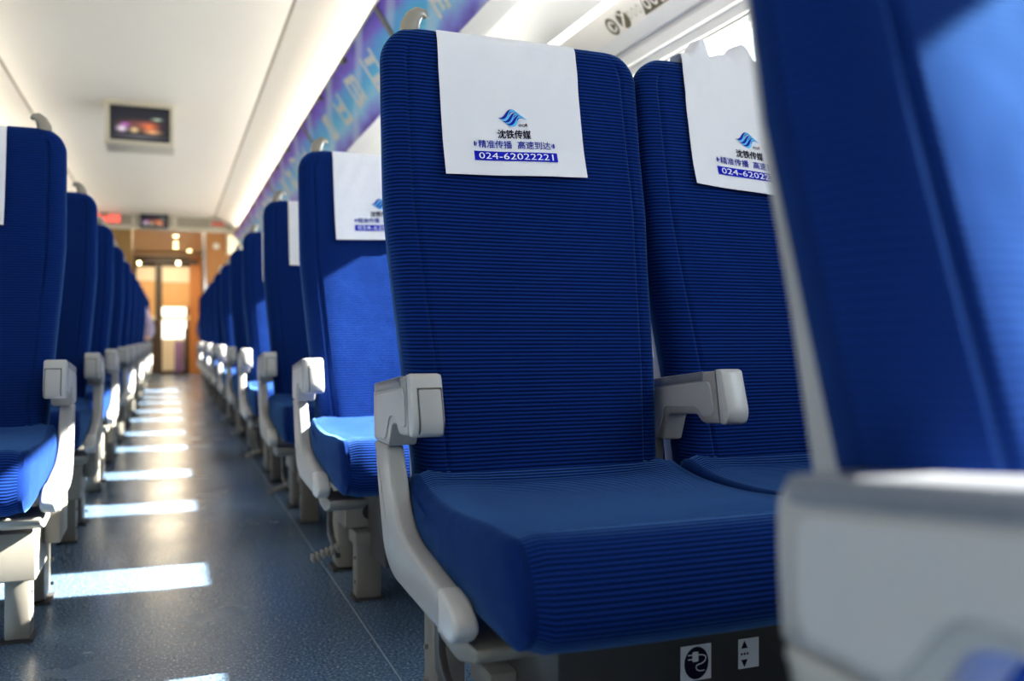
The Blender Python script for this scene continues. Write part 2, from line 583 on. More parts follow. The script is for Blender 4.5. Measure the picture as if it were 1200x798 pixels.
# ceiling: flat middle panel, dark seams, sloping side panels
ZC = 2.33
ceil = box('ceiling', 'ceiling_white', -0.98, 0.575, Y0, YB, ZC, ZC + 0.05)
struct(ceil, 'warm white ceiling with long panels', 'ceiling')
for sgn in (1, -1):
    xs = [XC + sgn * d for d in (0.765, 0.775, 1.09)]
    zz = [ZC, ZC - 0.002, 2.15]
    def sheet(nm, m, pts, y0=Y0, y1=YB, t=0.02, parent=None):
        bm = bmesh.new()
        n = len(pts)
        top = [(p[0], p[1] + t) for p in reversed(pts)]
        ring = list(pts) + top
        A = [bm.verts.new((p[0], y0, p[1])) for p in ring]
        B = [bm.verts.new((p[0], y1, p[1])) for p in ring]
        bm.faces.new(A); bm.faces.new(B[::-1])
        for i in range(len(ring)):
            bm.faces.new((A[i], B[i], B[(i + 1) % len(ring)], A[(i + 1) % len(ring)]))
        return new_obj(nm, bm_mesh(nm, bm, m, 30), parent)
    side_pts = []
    for k in range(7):
        t = k / 6
        side_pts.append((xs[1] + (xs[2] - xs[1]) * t, zz[1] + (zz[2] - zz[1]) * (0.72 * t + 0.28 * t * t)))
    sheet('side_panel', 'ceiling_white', side_pts, parent=ceil)
    box('panel_seam', 'seam_dark', xs[0] - 0.006, xs[0] + 0.012, Y0, YB, ZC - 0.0012, ZC + 0.01, 0, ceil)
# dark backing above so no sky leaks in
roof = box('trim_1', 'greige', XL - 0.1, XR + 0.1, Y0 - 0.1, 21.6, 2.42, 2.5)
struct(roof, 'roof of the carriage above the ceiling', 'roof')
wb = box('wall_back', 'wall_white', XL, XR, Y0 - 0.08, Y0, 0, 2.42)
struct(wb, 'white end wall behind the viewer', 'wall')


# ------------------------------------------------------------------ luggage racks with printed panels
def glyph(k, seed):
    """strokes of a character too blurred to read: rounded bars in a unit square"""
    r = random.Random(seed)
    st = []
    rows = r.choice((2, 3))
    for i in range(rows):
        z = 0.12 + 0.76 * i / (rows - 1)
        st.append((0.08 + r.random() * 0.1, z, 0.9 - r.random() * 0.1, z + r.uniform(-0.03, 0.03)))
    for i in range(r.choice((2, 3))):
        x = r.uniform(0.15, 0.85)
        st.append((x, r.uniform(0.02, 0.3), x + r.uniform(-0.12, 0.12), r.uniform(0.65, 0.98)))
    return st


def rack(side_name, sgn, label):
    root = empty('luggage_rack', (XC, 0, 1.766))
    tag(root, label, 'luggage rack')
    def X(x):            # right-hand world x -> local x of this side
        return sgn * (x - XC)
    def Z(z):
        return z - 1.766
    def sheet2(nm, m, pts, y0=Y0, y1=YB - 0.3, par=root):
        bm = bmesh.new()
        ring = [(X(p[0]), Z(p[1])) for p in pts]
        A = [bm.verts.new((p[0], y0, p[1])) for p in ring]
        B = [bm.verts.new((p[0], y1, p[1])) for p in ring]
        bm.faces.new(A); bm.faces.new(B[::-1])
        for i in range(len(ring)):
            bm.faces.new((A[i], B[i], B[(i + 1) % len(ring)], A[(i + 1) % len(ring)]))
        return new_obj(nm, bm_mesh(nm, bm, m, 30), par)
    wr = 1.45 if sgn > 0 else (2 * XC - XL)       # wall x mirrored to the right-hand side
    sheet2('edge_rail', 'chrome', [(0.790, 2.046), (0.800, 2.033), (0.812, 2.040), (0.802, 2.056)])
    sheet2('cove_shelf', 'rack_grey', [(0.800, 2.034), (0.960, 2.034), (0.960, 2.044), (0.800, 2.046)])
    sheet2('cove_lamp', 'cove_tube', [(0.830, 2.0465), (0.890, 2.0465), (0.890, 2.054), (0.830, 2.054)])
    sheet2('lower_lip', 'rack_grey', [(0.978, 1.768), (1.058, 1.752), (1.058, 1.775), (0.985, 1.785)])
    sheet2('under_panel', 'rack_grey', [(1.061, 1.756), (1.300, 1.742), (1.300, 1.770), (1.061, 1.780)])
    sheet2('light_strip', 'lamp_strip', [(1.300, 1.743), (1.340, 1.742), (1.340, 1.770), (1.300, 1.770)])
    sg = sheet2('seat_number_strip', 'sign_cream', [(1.340, 1.744), (1.410, 1.676), (wr, 1.676), (wr, 1.77), (1.340, 1.77)])
    # slanted printed panels, 2.2 m each, with divider straps and clips
    p0, p1 = Vector((0.797, 2.036)), Vector((0.980, 1.768))
    nrm = Vector((p0.y - p1.y, p1.x - p0.x)).normalized()      # points outwards (up/right); the front is -nrm
    k = 0
    y = 3.64 - 2.2 * 3
    while y < YB - 0.6:
        ya, yb = y + 0.02, min(y + 2.18, YB - 0.3)
        vs, fs, uv = [], [], []
        for yy, v in ((ya, 0.0), (yb, (yb - ya) / 0.33)):
            for q, u in ((p0, 0.0), (p1, 1.0)):
                vs.append((X(q.x), yy, Z(q.y))); uv.append((u, v))
        for yy, v in ((ya, 0.0), (yb, (yb - ya) / 0.33)):
            for q, u in ((p0, 0.0), (p1, 1.0)):
                w = q + nrm * 0.012
                vs.append((X(w.x), yy, Z(w.y))); uv.append((u, v))
        fs = [(0, 1, 3, 2), (4, 6, 7, 5), (0, 4, 5, 1), (2, 3, 7, 6), (0, 2, 6, 4), (1, 5, 7, 3)]
        me = make_mesh('printed_panel', vs, fs, 'ad_print', uv, smooth=0)
        bm = bmesh.new(); bm.from_mesh(me); bmesh.ops.recalc_face_normals(bm, faces=bm.faces); bm.to_mesh(me); bm.free()
        pan = new_obj('printed_panel', me, root)
        # blurred cream lettering
        fr = -nrm
        for c in range(4):
            bm = bmesh.new()
            cy = ya + 0.42 + c * 0.40
            size = (0.24, 0.22, 0.20, 0.15)[c]
            for (x0, z0, x1, z1) in glyph(c, c * 7 + 3 + k % 2):
                a = Vector((0.16 + x0 * 0.66, (z0 - 0.5) * size)); b = Vector((0.16 + x1 * 0.66, (z1 - 0.5) * size))
                d = (b - a)
                n2 = Vector((-d.y, d.x * 0.33)).normalized()
                hw = 0.017
                quad = []
                for base, s in ((a, 1), (b, 1), (b, -1), (a, -1)):
                    q = p0 + (p1 - p0) * (base.x + s * hw * n2.x / 0.33) + fr * 0.0015
                    quad.append(bm.verts.new((X(q.x), cy + base.y + s * hw * n2.y, Z(q.y))))
                bm.faces.new(quad)
            new_obj('printed_character', bm_mesh('printed_character', bm, 'ad_white', 0), pan)
        # divider strap at the start of the panel
        d = fr * 0.008
        a0, a1 = p0 + fr * 0.001, p1 + fr * 0.001
        bm = bmesh.new()
        ring = [a0, a1, a1 + d, a0 + d]
        A = [bm.verts.new((X(q.x), y - 0.018, Z(q.y))) for q in ring]
        B = [bm.verts.new((X(q.x), y + 0.018, Z(q.y))) for q in ring]
        bm.faces.new(A); bm.faces.new(B[::-1])
        for i in range(4):
            bm.faces.new((A[i], B[i], B[(i + 1) % 4], A[(i + 1) % 4]))
        new_obj('divider_strap', bm_mesh('divider_strap', bm, 'handle_metal', 30), root)
        for j in (1, 2):
            q = p0 + (p1 - p0) * 0.03
            box('clip', 'dark_metal', X(q.x) - 0.012, X(q.x) + 0.012, y + j * 0.733 - 0.03, y + j * 0.733 + 0.03, Z(q.y) - 0.014, Z(q.y) + 0.004, 0.002, root)
        y += 2.2; k += 1
    return root, sg, X, Z


rk, strip, RX, RZ = rack('right', 1, 'luggage rack with blue and violet printed panels above the double seats')
rack('left', -1, 'luggage rack with blue and violet printed panels above the triple seats')


# seat number sign on the strip: round arrow, crossed circle, dark plate
def on_strip(u, y, off=0.0015):
    a, b = Vector((1.340, 1.744)), Vector((1.410, 1.676))
    n = Vector((b.y - a.y, a.x - b.x)).normalized()      # to the aisle, down
    q = a + (b - a) * u + n * off
    return (RX(q.x), y, RZ(q.y))


def strip_shape(name, mat, outer, inner=None, off=0.0015):
    """outer/inner: closed lists of (y, u)"""
    bm = bmesh.new()
    A = [bm.verts.new(on_strip(u, y, off)) for y, u in outer]
    if inner:
        B = [bm.verts.new(on_strip(u, y, off)) for y, u in inner]
        for i in range(len(A)):
            bm.faces.new((A[i], A[(i + 1) % len(A)], B[(i + 1) % len(A)], B[i]))
    else:
        bm.faces.new(A)
    return new_obj(name, bm_mesh(name, bm, mat, 0), strip)


def yx(px):          # where a picture column meets the strip (x about 1.38)
    u = (px - 600) / 1040
    f = Vector((math.sin(THETA), math.cos(THETA))) + u * Vector((math.cos(THETA), -math.sin(THETA)))
    return f.y / f.x * 1.38


def circ(cy, cu, ry, ru, a0=0, a1=2 * PI, n=24):
    return [(cy + ry * math.cos(a0 + (a1 - a0) * k / n), cu + ru * math.sin(a0 + (a1 - a0) * k / n)) for k in range(n)]


c1, c2, c3 = yx(717), yx(729.5), yx(762)
strip_shape('arrow_ring', 'sign_ink', circ(c1, 0.62, 0.030, 0.33), circ(c1, 0.62, 0.021, 0.22))
strip_shape('arrow_head', 'sign_ink', [(c1 - 0.022, 0.62), (c1 + 0.004, 0.80), (c1 + 0.004, 0.46)])
strip_shape('crossed_disc', 'sign_ink', circ(c2, 0.62, 0.032, 0.34))
strip_shape('cross_bar', 'sign_cream', [(c2 + 0.030, 0.88), (c2 + 0.022, 0.94), (c2 - 0.030, 0.36), (c2 - 0.022, 0.30)], off=0.0022)
strip_shape('cross_bar', 'sign_cream', [(c2 + 0.010, 0.30), (c2 + 0.016, 0.34), (c2 - 0.006, 0.52), (c2 - 0.012, 0.48)], off=0.0022)
strip_shape('number_plate', 'sign_ink', [(c3 + 0.070, 0.93), (c3 - 0.085, 0.93), (c3 - 0.085, 0.30), (c3 + 0.035, 0.30)])
for dy in (0.028, -0.012):
    strip_shape('seat_mark', 'sign_cream', circ(c3 + dy, 0.62, 0.016, 0.21), circ(c3 + dy, 0.62, 0.009, 0.13), off=0.0022)
for du in (0.45, 0.62, 0.8):
    strip_shape('seat_mark', 'sign_cream', [(c3 - 0.040, du), (c3 - 0.072, du), (c3 - 0.072, du + 0.07), (c3 - 0.040, du + 0.07)], off=0.0022)
c4 = yx(742)
for dy in (-0.03, 0.0, 0.03):
    strip_shape('faint_mark', 'sign_faint', circ(c4 + dy, 0.62, 0.011, 0.18), circ(c4 + dy, 0.62, 0.006, 0.11))

# ------------------------------------------------------------------ seats
SEATW = 0.470          # width of one cushion
PITCH = 0.477
ZTOP = 1.183
PIV = (0.15, 0.40)     # recline pivot: local y, z
FRONT = [(0.40, 0.118), (0.45, 0.126), (0.60, 0.152), (0.80, 0.200), (1.00, 0.244), (1.10, 0.264), (ZTOP, 0.278)]
FREAR = [(0.40, 0.215), (0.56, 0.240), (0.79, 0.290), (1.00, 0.306), (ZTOP, 0.313)]
SREAR = [(0.40, 0.255), (0.56, 0.272), (0.79, 0.300), (1.00, 0.314), (ZTOP, 0.320)]


def back_dims(z):
    """half width, front y, rear y of the padded back at height z"""
    w = 0.2375 - 0.0300 * max(0.0, min(1.0, (0.88 - z) / 0.42))
    yf, yr = interp(FRONT, z), interp(FREAR, z)
    r = 0.060
    if z > ZTOP - r:
        t = min(1.0, (z - (ZTOP - r)) / r)
        w -= r * 0.95 * (1 - math.sqrt(max(0.0, 1 - t * t)))
    rt = 0.026
    if z > ZTOP - rt:
        t = min(1.0, (z - (ZTOP - rt)) / rt)
        c = 1 - math.sqrt(max(0.0, 1 - t * t))
        ym = (yf + yr) / 2
        yf += (ym - yf) * c; yr += (ym - yr) * c
    return w, yf, yr


def front_y(x, z, groove=True):
    w, yf, yr = back_dims(z)
    s = max(-1.0, min(1.0, x / w))
    d = (yr - yf) * 0.62
    y = yf + d * (1 - (1 - abs(s) ** 14) ** (1 / 2.4))
    y += 0.003 * math.exp(-(s / 0.55) ** 4) * max(0.0, min(1.0, (ZTOP - z) / 0.15))
    if groove:
        g = (abs(x) - (w - 0.038)) / 0.0035
        y += 0.0045 * math.exp(-g * g) * (1 if z < ZTOP - 0.03 else 0.2)
    return y


def back_mesh():
    zs = []
    z = 0.40
    while z < ZTOP - 0.060:
        zs.append(z); z += 0.028
    for k in range(13):
        t = k / 12
        zs.append(ZTOP - 0.060 + 0.060 * math.sin(t * PI / 2))
    verts, faces, uvs, mid = [], [], [], []
    for z in zs:
        w, yf, yr = back_dims(z)
        xs = []
        for k in range(25):
            s = -1 + 2 * k / 24
            xs.append(w * math.sin(s * PI / 2) if abs(s) > 0.0 else 0)
        xs += [s * (w - 0.038 + d) for s in (-1, 1) for d in (-0.007, -0.0035, 0, 0.0035, 0.007) if w > 0.06]
        xs = sorted(xs)
        ring = [(x, front_y(x, z), z) for x in xs]
        rear = [(w, yr - 0.012 * (yr - yf) / 0.09, z), (w - 0.010, yr, z), (0, yr, z), (-(w - 0.010), yr, z), (-w, yr - 0.012 * (yr - yf) / 0.09, z)]
        ring += rear
        u = 0
        for i, p in enumerate(ring):
            if i: u += (Vector(p) - Vector(ring[i - 1])).length
            verts.append(p); uvs.append((u, z))
        n = len(ring)
    rows = len(zs)
    for j in range(rows - 1):
        for i in range(n):
            faces.append((j * n + i, j * n + (i + 1) % n, (j + 1) * n + (i + 1) % n, (j + 1) * n + i))
            plain = (i >= n - 6)
            mid.append(1 if plain else 0)
    faces.append(tuple((rows - 1) * n + i for i in range(n))); mid.append(0)
    faces.append(tuple(reversed(range(n)))); mid.append(1)
    verts = [(v[0], v[1] - PIV[0], v[2] - PIV[1]) for v in verts]
    return make_mesh('backrest', verts, faces, ['fabric_rib', 'fabric_plain'], uvs, mid, 50)


def shell_mesh():
    """grey plastic rear shell, thicker towards the bottom"""
    verts, faces = [], []
    zs = [0.36 + k * (1.10 - 0.36) / 14 for k in range(15)]
    zs += [1.10 + 0.045 * math.sin(k / 5 * PI / 2) for k in range(1, 6)]
    n = 0
    for z in zs:
        w = back_dims(max(0.40, min(z, ZTOP)))[0] - 0.006
        a, b = interp(FREAR, z) - 0.006, interp(SREAR, z)
        if z > 1.10:
            b = a + (b - a) * math.sqrt(max(0.02, 1 - ((z - 1.10) / 0.046) ** 2))
        r = min(0.02, (b - a) * 0.8)
        ring = [(-w, a, z), (w, a, z), (w, b - r, z), (w - r * 0.3, b - r * 0.3, z), (w - r, b, z), (-(w - r), b, z), (-(w - r * 0.3), b - r * 0.3, z), (-w, b - r, z)]
        n = len(ring); verts += ring
    for j in range(len(zs) - 1):
        for i in range(n):
            faces.append((j * n + i, j * n + (i + 1) % n, (j + 1) * n + (i + 1) % n, (j + 1) * n + i))
    faces.append(tuple((len(zs) - 1) * n + i for i in range(n)))
    faces.append(tuple(reversed(range(n))))
    verts = [(v[0], v[1] - PIV[0], v[2] - PIV[1]) for v in verts]
    return make_mesh('rear_shell', verts, faces, 'plastic', smooth=40)


def cushion_mesh():
    prof = round_poly([(0.165, 0.335), (-0.30, 0.322), (-0.334, 0.352), (-0.322, 0.405), (-0.292, 0.447), (-0.20, 0.450),
                       (-0.05, 0.440), (0.06, 0.443), (0.155, 0.462), (0.185, 0.40)],
                      [0.01, 0.02, 0.03, 0.06, 0.035, 0.08, 0.08, 0.06, 0.02, 0.02], 4)
    c = Vector((sum(p[0] for p in prof) / len(prof), 0.39))
    arc = [0.0]
    for a, b in zip(prof, prof[1:]):
        arc.append(arc[-1] + (Vector(b) - Vector(a)).length)
    W = SEATW / 2 - 0.002
    cols = [-1, -0.995, -0.98, -0.955, -0.92, -0.85, -0.7, -0.5, -0.25, 0, 0.25, 0.5, 0.7, 0.85, 0.92, 0.955, 0.98, 0.995, 1]
    verts, faces, uvs, mid = [], [], [], []
    R = 0.024
    for s in cols:
        x = s * W
        e = (abs(x) - (W - R)) / R
        ins = R * (1 - math.sqrt(max(0.0, 1 - e * e))) if e > 0 else 0.0
        seam = abs(abs(s) - 0.92) < 1e-6
        if seam: ins += 0.004
        sag = 0.012 * (1 - abs(s) ** 2.5)
        for i, p in enumerate(prof):
            v = Vector(p)
            d = (v - c)
            q = Vector((v.x - ins * (1 if d.x > 0 else -1) * min(1, abs(d.x) / 0.22), v.y - ins * (1 if d.y > 0 else -1) * min(1, abs(d.y) / 0.04)))
            if v.y > 0.425 and -0.25 < v.x < 0.13:
                q.y -= sag
            if v.x < -0.27:
                q.x -= 0.012 * (1 - abs(s) ** 3)
            verts.append((x, q.x, q.y)); uvs.append((x, arc[i]))
    n = len(prof)
    for j in range(len(cols) - 1):
        for i in range(n):
            faces.append((j * n + i, (j + 1) * n + i, (j + 1) * n + (i + 1) % n, j * n + (i + 1) % n))
            mid.append(1 if (abs(cols[j]) > 0.91 and abs(cols[j + 1]) > 0.91) else 0)
    # side caps with a slightly proud inner ring
    for sgn, j in ((-1, 0), (1, len(cols) - 1)):
        base = len(verts)
        for i in range(n):
            v = Vector((verts[j * n + i][1], verts[j * n + i][2]))
            q = v + (c - v) * 0.25
            verts.append((sgn * (W + 0.004), q.x, q.y)); uvs.append((sgn * W, arc[i]))
        for i in range(n):
            f = (j * n + i, j * n + (i + 1) % n, base + (i + 1) % n, base + i)
            faces.append(f if sgn < 0 else f[::-1]); mid.append(1)
        f = tuple(base + i for i in range(n))
        faces.append(f if sgn < 0 else f[::-1]); mid.append(1)
    me = make_mesh('seat_cushion', verts, faces, ['fabric_rib', 'fabric_plain'], uvs, mid, 50)
    bm = bmesh.new(); bm.from_mesh(me); bmesh.ops.recalc_face_normals(bm, faces=bm.faces); bm.to_mesh(me); bm.free()
    return me


POD = [(0.000, 0.611), (0.228, 0.586), (0.228, 0.545), (0.224, 0.500), (0.126, 0.500), (0.104, 0.534), (0.078, 0.538), (0.064, 0.523), (-0.012, 0.528), (-0.019, 0.545)]
PODR = [0.008, 0.030, 0.03, 0.004, 0.004, 0.008, 0.008, 0.010, 0.012, 0.012]
POD_MID = [(0.000, 0.611), (0.290, 0.578), (0.284, 0.530), (0.262, 0.488), (0.172, 0.484), (0.155, 0.530), (0.070, 0.537), (0.052, 0.523), (-0.012, 0.528), (-0.019, 0.545)]
INSET_MID = [(0.030, 0.592), (0.262, 0.562), (0.262, 0.535), (0.246, 0.494), (0.186, 0.492), (0.166, 0.542), (0.064, 0.549), (0.048, 0.534), (0.016, 0.538)]
INSET = [(0.030, 0.591), (0.206, 0.570), (0.208, 0.545), (0.204, 0.508), (0.138, 0.508), (0.112, 0.546), (0.074, 0.549), (0.060, 0.534), (0.016, 0.538)]
BOOT = [(0.140, 0.499), (0.224, 0.499), (0.206, 0.440), (0.160, 0.335), (0.105, 0.312), (-0.120, 0.306), (-0.185, 0.306), (-0.210, 0.328), (-0.178, 0.352), (0.030, 0.378), (0.078, 0.400), (0.108, 0.445)]
BOOTR = [0.004, 0.004, 0.06, 0.05, 0.05, 0.03, 0.022, 0.022, 0.03, 0.06, 0.05, 0.05]


class Protos:
    pass


def build_protos():
    P = Protos()
    P.back = back_mesh()
    P.shell = shell_mesh()
    P.cush = cushion_mesh()
    for s, k in ((1, 'r'), (-1, 'l')):
        pod = round_poly(POD, PODR, 5)
        setattr(P, 'pod_' + k, bm_mesh('armrest', prism_bm(pod, 0.0, 0.044, 0.005), 'plastic', 40, s))
        setattr(P, 'inset_' + k, bm_mesh('inset_panel', prism_bm(round_poly(INSET, 0.012, 4), -0.0022, 0.002, 0.0008, 1), 'plastic_light', 40, s))
        top = round_poly([(0.050, 0.6070), (0.220, 0.5885), (0.217, 0.573), (0.048, 0.591)], [0.003, 0.012, 0.01, 0.002], 4)
        setattr(P, 'pad_' + k, bm_mesh('top_pad', prism_bm(top, -0.0012, 0.0452, 0.003), 'plastic_dark', 40, s))
        setattr(P, 'midpod_' + k, bm_mesh('armrest', prism_bm(round_poly(POD_MID, PODR, 5), 0.0, 0.038, 0.005), 'plastic', 40, s))
        setattr(P, 'midinset_' + k, bm_mesh('inset_panel', prism_bm(round_poly(INSET_MID, 0.012, 4), -0.0022, 0.002, 0.0008, 1), 'plastic_light', 40, s))
        top = round_poly([(0.050, 0.6065), (0.280, 0.5805), (0.277, 0.564), (0.048, 0.591)], [0.003, 0.012, 0.01, 0.002], 4)
        setattr(P, 'midpad_' + k, bm_mesh('top_pad', prism_bm(top, -0.0012, 0.0392, 0.003), 'plastic_dark', 40, s))
        cap = round_poly([(-0.0015, 0.6122), (0.018, 0.6105), (0.004, 0.526), (-0.014, 0.526), (-0.0215, 0.545)], [0.008, 0.001, 0.001, 0.012, 0.012], 4)
        setattr(P, 'midcap_' + k, bm_mesh('end_cap', prism_bm(cap, -0.001, 0.039, 0.005), 'plastic_cap', 40, s))
        cap = round_poly([(-0.0015, 0.6122), (0.018, 0.6105), (0.004, 0.526), (-0.014, 0.526), (-0.0215, 0.545)], [0.008, 0.001, 0.001, 0.012, 0.012], 4)
        setattr(P, 'cap_' + k, bm_mesh('end_cap', prism_bm(cap, -0.001, 0.045, 0.005), 'plastic_cap', 40, s))
        lt = round_poly([(-0.0115, 0.590), (-0.0075, 0.591), (-0.0150, 0.530), (-0.0240, 0.530), (-0.0265, 0.545)], [0.004, 0.001, 0.001, 0.008, 0.008], 3)
        setattr(P, 'latch_' + k, bm_mesh('latch', prism_bm(lt, 0.010, 0.0405, 0.002), 'plastic_light', 40, s))
        lg = [(-0.0083, 0.5930), (-0.0030, 0.5930), (-0.014, 0.530), (-0.0205, 0.5345), (-0.0225, 0.545)]
        setattr(P, 'latchgap_' + k, bm_mesh('latch_gap', prism_bm(lg, 0.008, 0.0425), 'dark_metal', 0, s))
        setattr(P, 'boot_' + k, bm_mesh('side_panel', prism_bm(round_poly(BOOT, BOOTR, 6), 0.001, 0.028, 0.006, 3), 'plastic', 45, s))
        tip = round_poly([(-0.132, 0.3045), (-0.1865, 0.3045), (-0.2125, 0.328), (-0.179, 0.3535), (-0.132, 0.3585)], [0.004, 0.022, 0.022, 0.022, 0.004], 5)
        setattr(P, 'tip_' + k, bm_mesh('toe_cap', prism_bm(tip, -0.0008, 0.0292, 0.006, 3), 'plastic_cap', 45, s))
        # grab handle: a fin curling inwards
        hp = [(0.052, 0.0, -0.05), (0.050, 0.0, -0.01), (0.051, 0.0, 0.010), (0.057, 0.0, 0.024), (0.066, 0.0, 0.032), (0.075, 0.0, 0.032), (0.080, 0.0, 0.026)]
        y0, z0 = 0.300 - PIV[0], ZTOP - 0.004 - PIV[1]
        hp = [(x - 0.2375, y + y0, z + z0) for x, y, z in hp]
        setattr(P, 'handle_' + k, bm_mesh('grab_handle', tube_bm(hp, [0.018, 0.018, 0.017, 0.0145, 0.012, 0.009, 0.004], 12, 0.8, (0, 1, 0)), 'handle_metal', 60, s))
        # pedal
        setattr(P, 'pedal_' + k, bm_mesh('foot_pedal', prism_bm(round_poly([(0.075, 0.275), (0.105, 0.275), (0.100, 0.150), (-0.030, 0.118), (-0.036, 0.128), (0.055, 0.160), (0.078, 0.185)], 0.006, 3), 0.078, 0.090, 0.002), 'dark_metal', 40, s))
        bm = bmesh.new()
        for j in range(6):
            t = j / 5
            box_bm(0.020 + 0.058 * t, 0.028 + 0.058 * t, -0.045, -0.005, 0.116 + 0.020 * t, 0.132 + 0.020 * t, 0.002, 1, bm)
        setattr(P, 'tread_' + k, bm_mesh('pedal_tread', bm, 'leg_metal', 40, s))
        tr = round_poly([(-0.205, 0.302), (-0.050, 0.300), (-0.045, 0.270), (-0.130, 0.264), (-0.200, 0.285)], 0.02, 4)
        setattr(P, 'tray_' + k, bm_mesh('under_tray', prism_bm(tr, 0.026, 0.110, 0.006), 'leg_metal', 40, s))
    return P


P = build_protos()


# text printed on the covers -------------------------------------------------
def text_geo(body, weight=0.0):
    cu = bpy.data.curves.new('print', 'FONT')
    cu.body = body
    cu.size = 1
    cu.resolution_u = 2
    cu.offset = weight
    cu.fill_mode = 'FRONT'
    cu.align_x = 'LEFT'
    o = bpy.data.objects.new('print', cu)
    COL.objects.link(o)
    dg = bpy.context.evaluated_depsgraph_get()
    me = bpy.data.meshes.new_from_object(o.evaluated_get(dg))
    vs = [tuple(v.co) for v in me.vertices]
    fs = [tuple(p.vertices) for p in me.polygons]
    bpy.data.objects.remove(o)
    bpy.data.curves.remove(cu)
    bpy.data.meshes.remove(me)
    return vs, fs


def fit(geo, cx, cz, w, h):
    vs, fs = geo
    x0, x1 = min(v[0] for v in vs), max(v[0] for v in vs)
    y0, y1 = min(v[1] for v in vs), max(v[1] for v in vs)
    return [(cx - w / 2 + (v[0] - x0) / (x1 - x0) * w, cz - h / 2 + (v[1] - y0) / (y1 - y0) * h) for v in vs], fs


def ribbon(c0, c1, n=14):
    """flat shape between two curves given as functions t -> (x, z)"""
    vs, fs = [], []
    for k in range(n + 1):
        t = k / n
        vs.append(c0(t)); vs.append(c1(t))
    for k in range(n):
        fs.append((2 * k, 2 * k + 1, 2 * k + 3, 2 * k + 2))
    return vs, fs


def bez(pts):
    p = [Vector(q) for q in pts]
    def f(t):
        q = p
        while len(q) > 1:
            q = [a * (1 - t) + b * t for a, b in zip(q, q[1:])]
        return tuple(q[0])
    return f


def merge(parts):
    vs, fs = [], []
    for v, f in parts:
        o = len(vs)
        vs += list(v); fs += [tuple(i + o for i in q) for q in f]
    return vs, fs


CW = 0.256      # cover width
CZ = 0.932      # lower hem


ROLL = {0: 0.045, 1: -0.075, 2: 0.0, 4: -0.015}
COFF = -0.020


def cover_point(x, t, off=0.004, style=0):
    """t from 0 (rear hem) to 1 (front hem), path over the top of the back"""
    zr, zt = 1.02, ZTOP
    lr, lf = zt - zr, zt - CZ
    d = t * (lr + lf)
    k = 0.0
    if d < lr:
        z = zr + d
        w, yf, yr = back_dims(z)
        y = max(yr, interp(SREAR, z)) + off + 0.002
        if z > 1.14:
            y = yr + off + 0.004
        zz = z + (off if z > ZTOP - 0.02 else 0)
    else:
        z = zt - (d - lr) + ROLL[style] * x * min(1.0, (d - lr) / 0.12)
        z = min(z, zt)
        y = front_y(x + COFF, z, False) - off
        zz = z + (off if z > ZTOP - 0.02 else 0)
        q = (ZTOP - z) / (ZTOP - CZ)
        # gentle hanging folds, hem standing a little off the back
        y -= 0.0035 * q * (1 + math.sin(x * 38 + style) * 0.6) + 0.005 * max(0, q - 0.8) / 0.2
        y -= 0.0025 * (math.sin(x * 70 + 9 * q + style * 2) ** 2) * max(0.0, 1 - abs(q - 0.25) / 0.3)
    if style == 1:    # rumpled: ridges standing above the seat top
        q = max(0.0, 1 - abs(d - lr) / 0.07)
        ridge = max(0.0, math.sin(x * 66 + 1.0)) ** 1.5 * 0.030 + max(0.0, math.sin(x * 41 + 2.6)) * 0.012
        zz += (0.016 + ridge) * q * q * (3 - 2 * q)
        y -= 0.010 * q * math.sin(x * 50)
    return (x + COFF, y - PIV[0], zz - PIV[1])


def cover_mesh(style):
    verts, faces, uvs = [], [], []
    nx, nt = 26 if style != 1 else 54, 34
    for i in range(nx + 1):
        x = -CW / 2 + CW * i / nx
        for j in range(nt + 1):
            t = j / nt
            xx = x * (1 + 0.015 * (t - 0.5))
            p = Vector(cover_point(xx, t, 0.004, style))
            verts.append(tuple(p)); uvs.append((x, t))
    m = nt + 1
    for i in range(nx):
        for j in range(nt):
            faces.append((i * m + j, i * m + j + 1, (i + 1) * m + j + 1, (i + 1) * m + j))
    # give the cloth a thickness
    nv = len(verts)
    me = make_mesh('headrest_cover', verts, faces, 'cloth', uvs, smooth=0)
    bm = bmesh.new(); bm.from_mesh(me)
    bmesh.ops.recalc_face_normals(bm, faces=bm.faces)
    bmesh.ops.solidify(bm, geom=bm.faces[:], thickness=0.0008)
    bmesh.ops.recalc_face_normals(bm, faces=bm.faces)
    bm.to_mesh(me); bm.free()
    me.shade_smooth(); me.set_sharp_from_angle(angle=math.radians(60))
    return me


def print_mesh(name, geo, mat, style, lift=0.0012):
    vs, fs = geo
    L = (ZTOP - 1.02) + (ZTOP - CZ)
    out = []
    for x, z in vs:
        t = ((ZTOP - 1.02) + (ZTOP - z)) / L
        xx = x * (1 + 0.015 * (t - 0.5))
        out.append(cover_point(xx, t, 0.004 + lift, style))
    return make_mesh(name, out, fs, mat, smooth=0)


def grid_rect(cx, cz, w, h, nx=20):
    vs, fs = [], []
    for i in range(nx + 1):
        x = cx - w / 2 + w * i / nx
        vs += [(x, cz - h / 2), (x, cz + h / 2)]
    for i in range(nx):
        fs.append((2 * i, 2 * i + 2, 2 * i + 3, 2 * i + 1))
    return vs, fs


def bold(geo, d):
    vs, fs = geo
    return merge([([(x + a, z + b) for x, z in vs], fs) for a, b in ((-d, 0), (d, 0), (0, d), (0, -d))])


g_name = bold(fit(text_geo('沈铁传媒'), 0.0, 1.0055, 0.059, 0.0152), 0.00045)
g_slog = merge([fit(text_geo('精准传播'), -0.036, 0.9868, 0.060, 0.0138), fit(text_geo('高速到达'), 0.034, 0.9868, 0.060, 0.0138)])

g_slog = bold(g_slog, 0.00018)


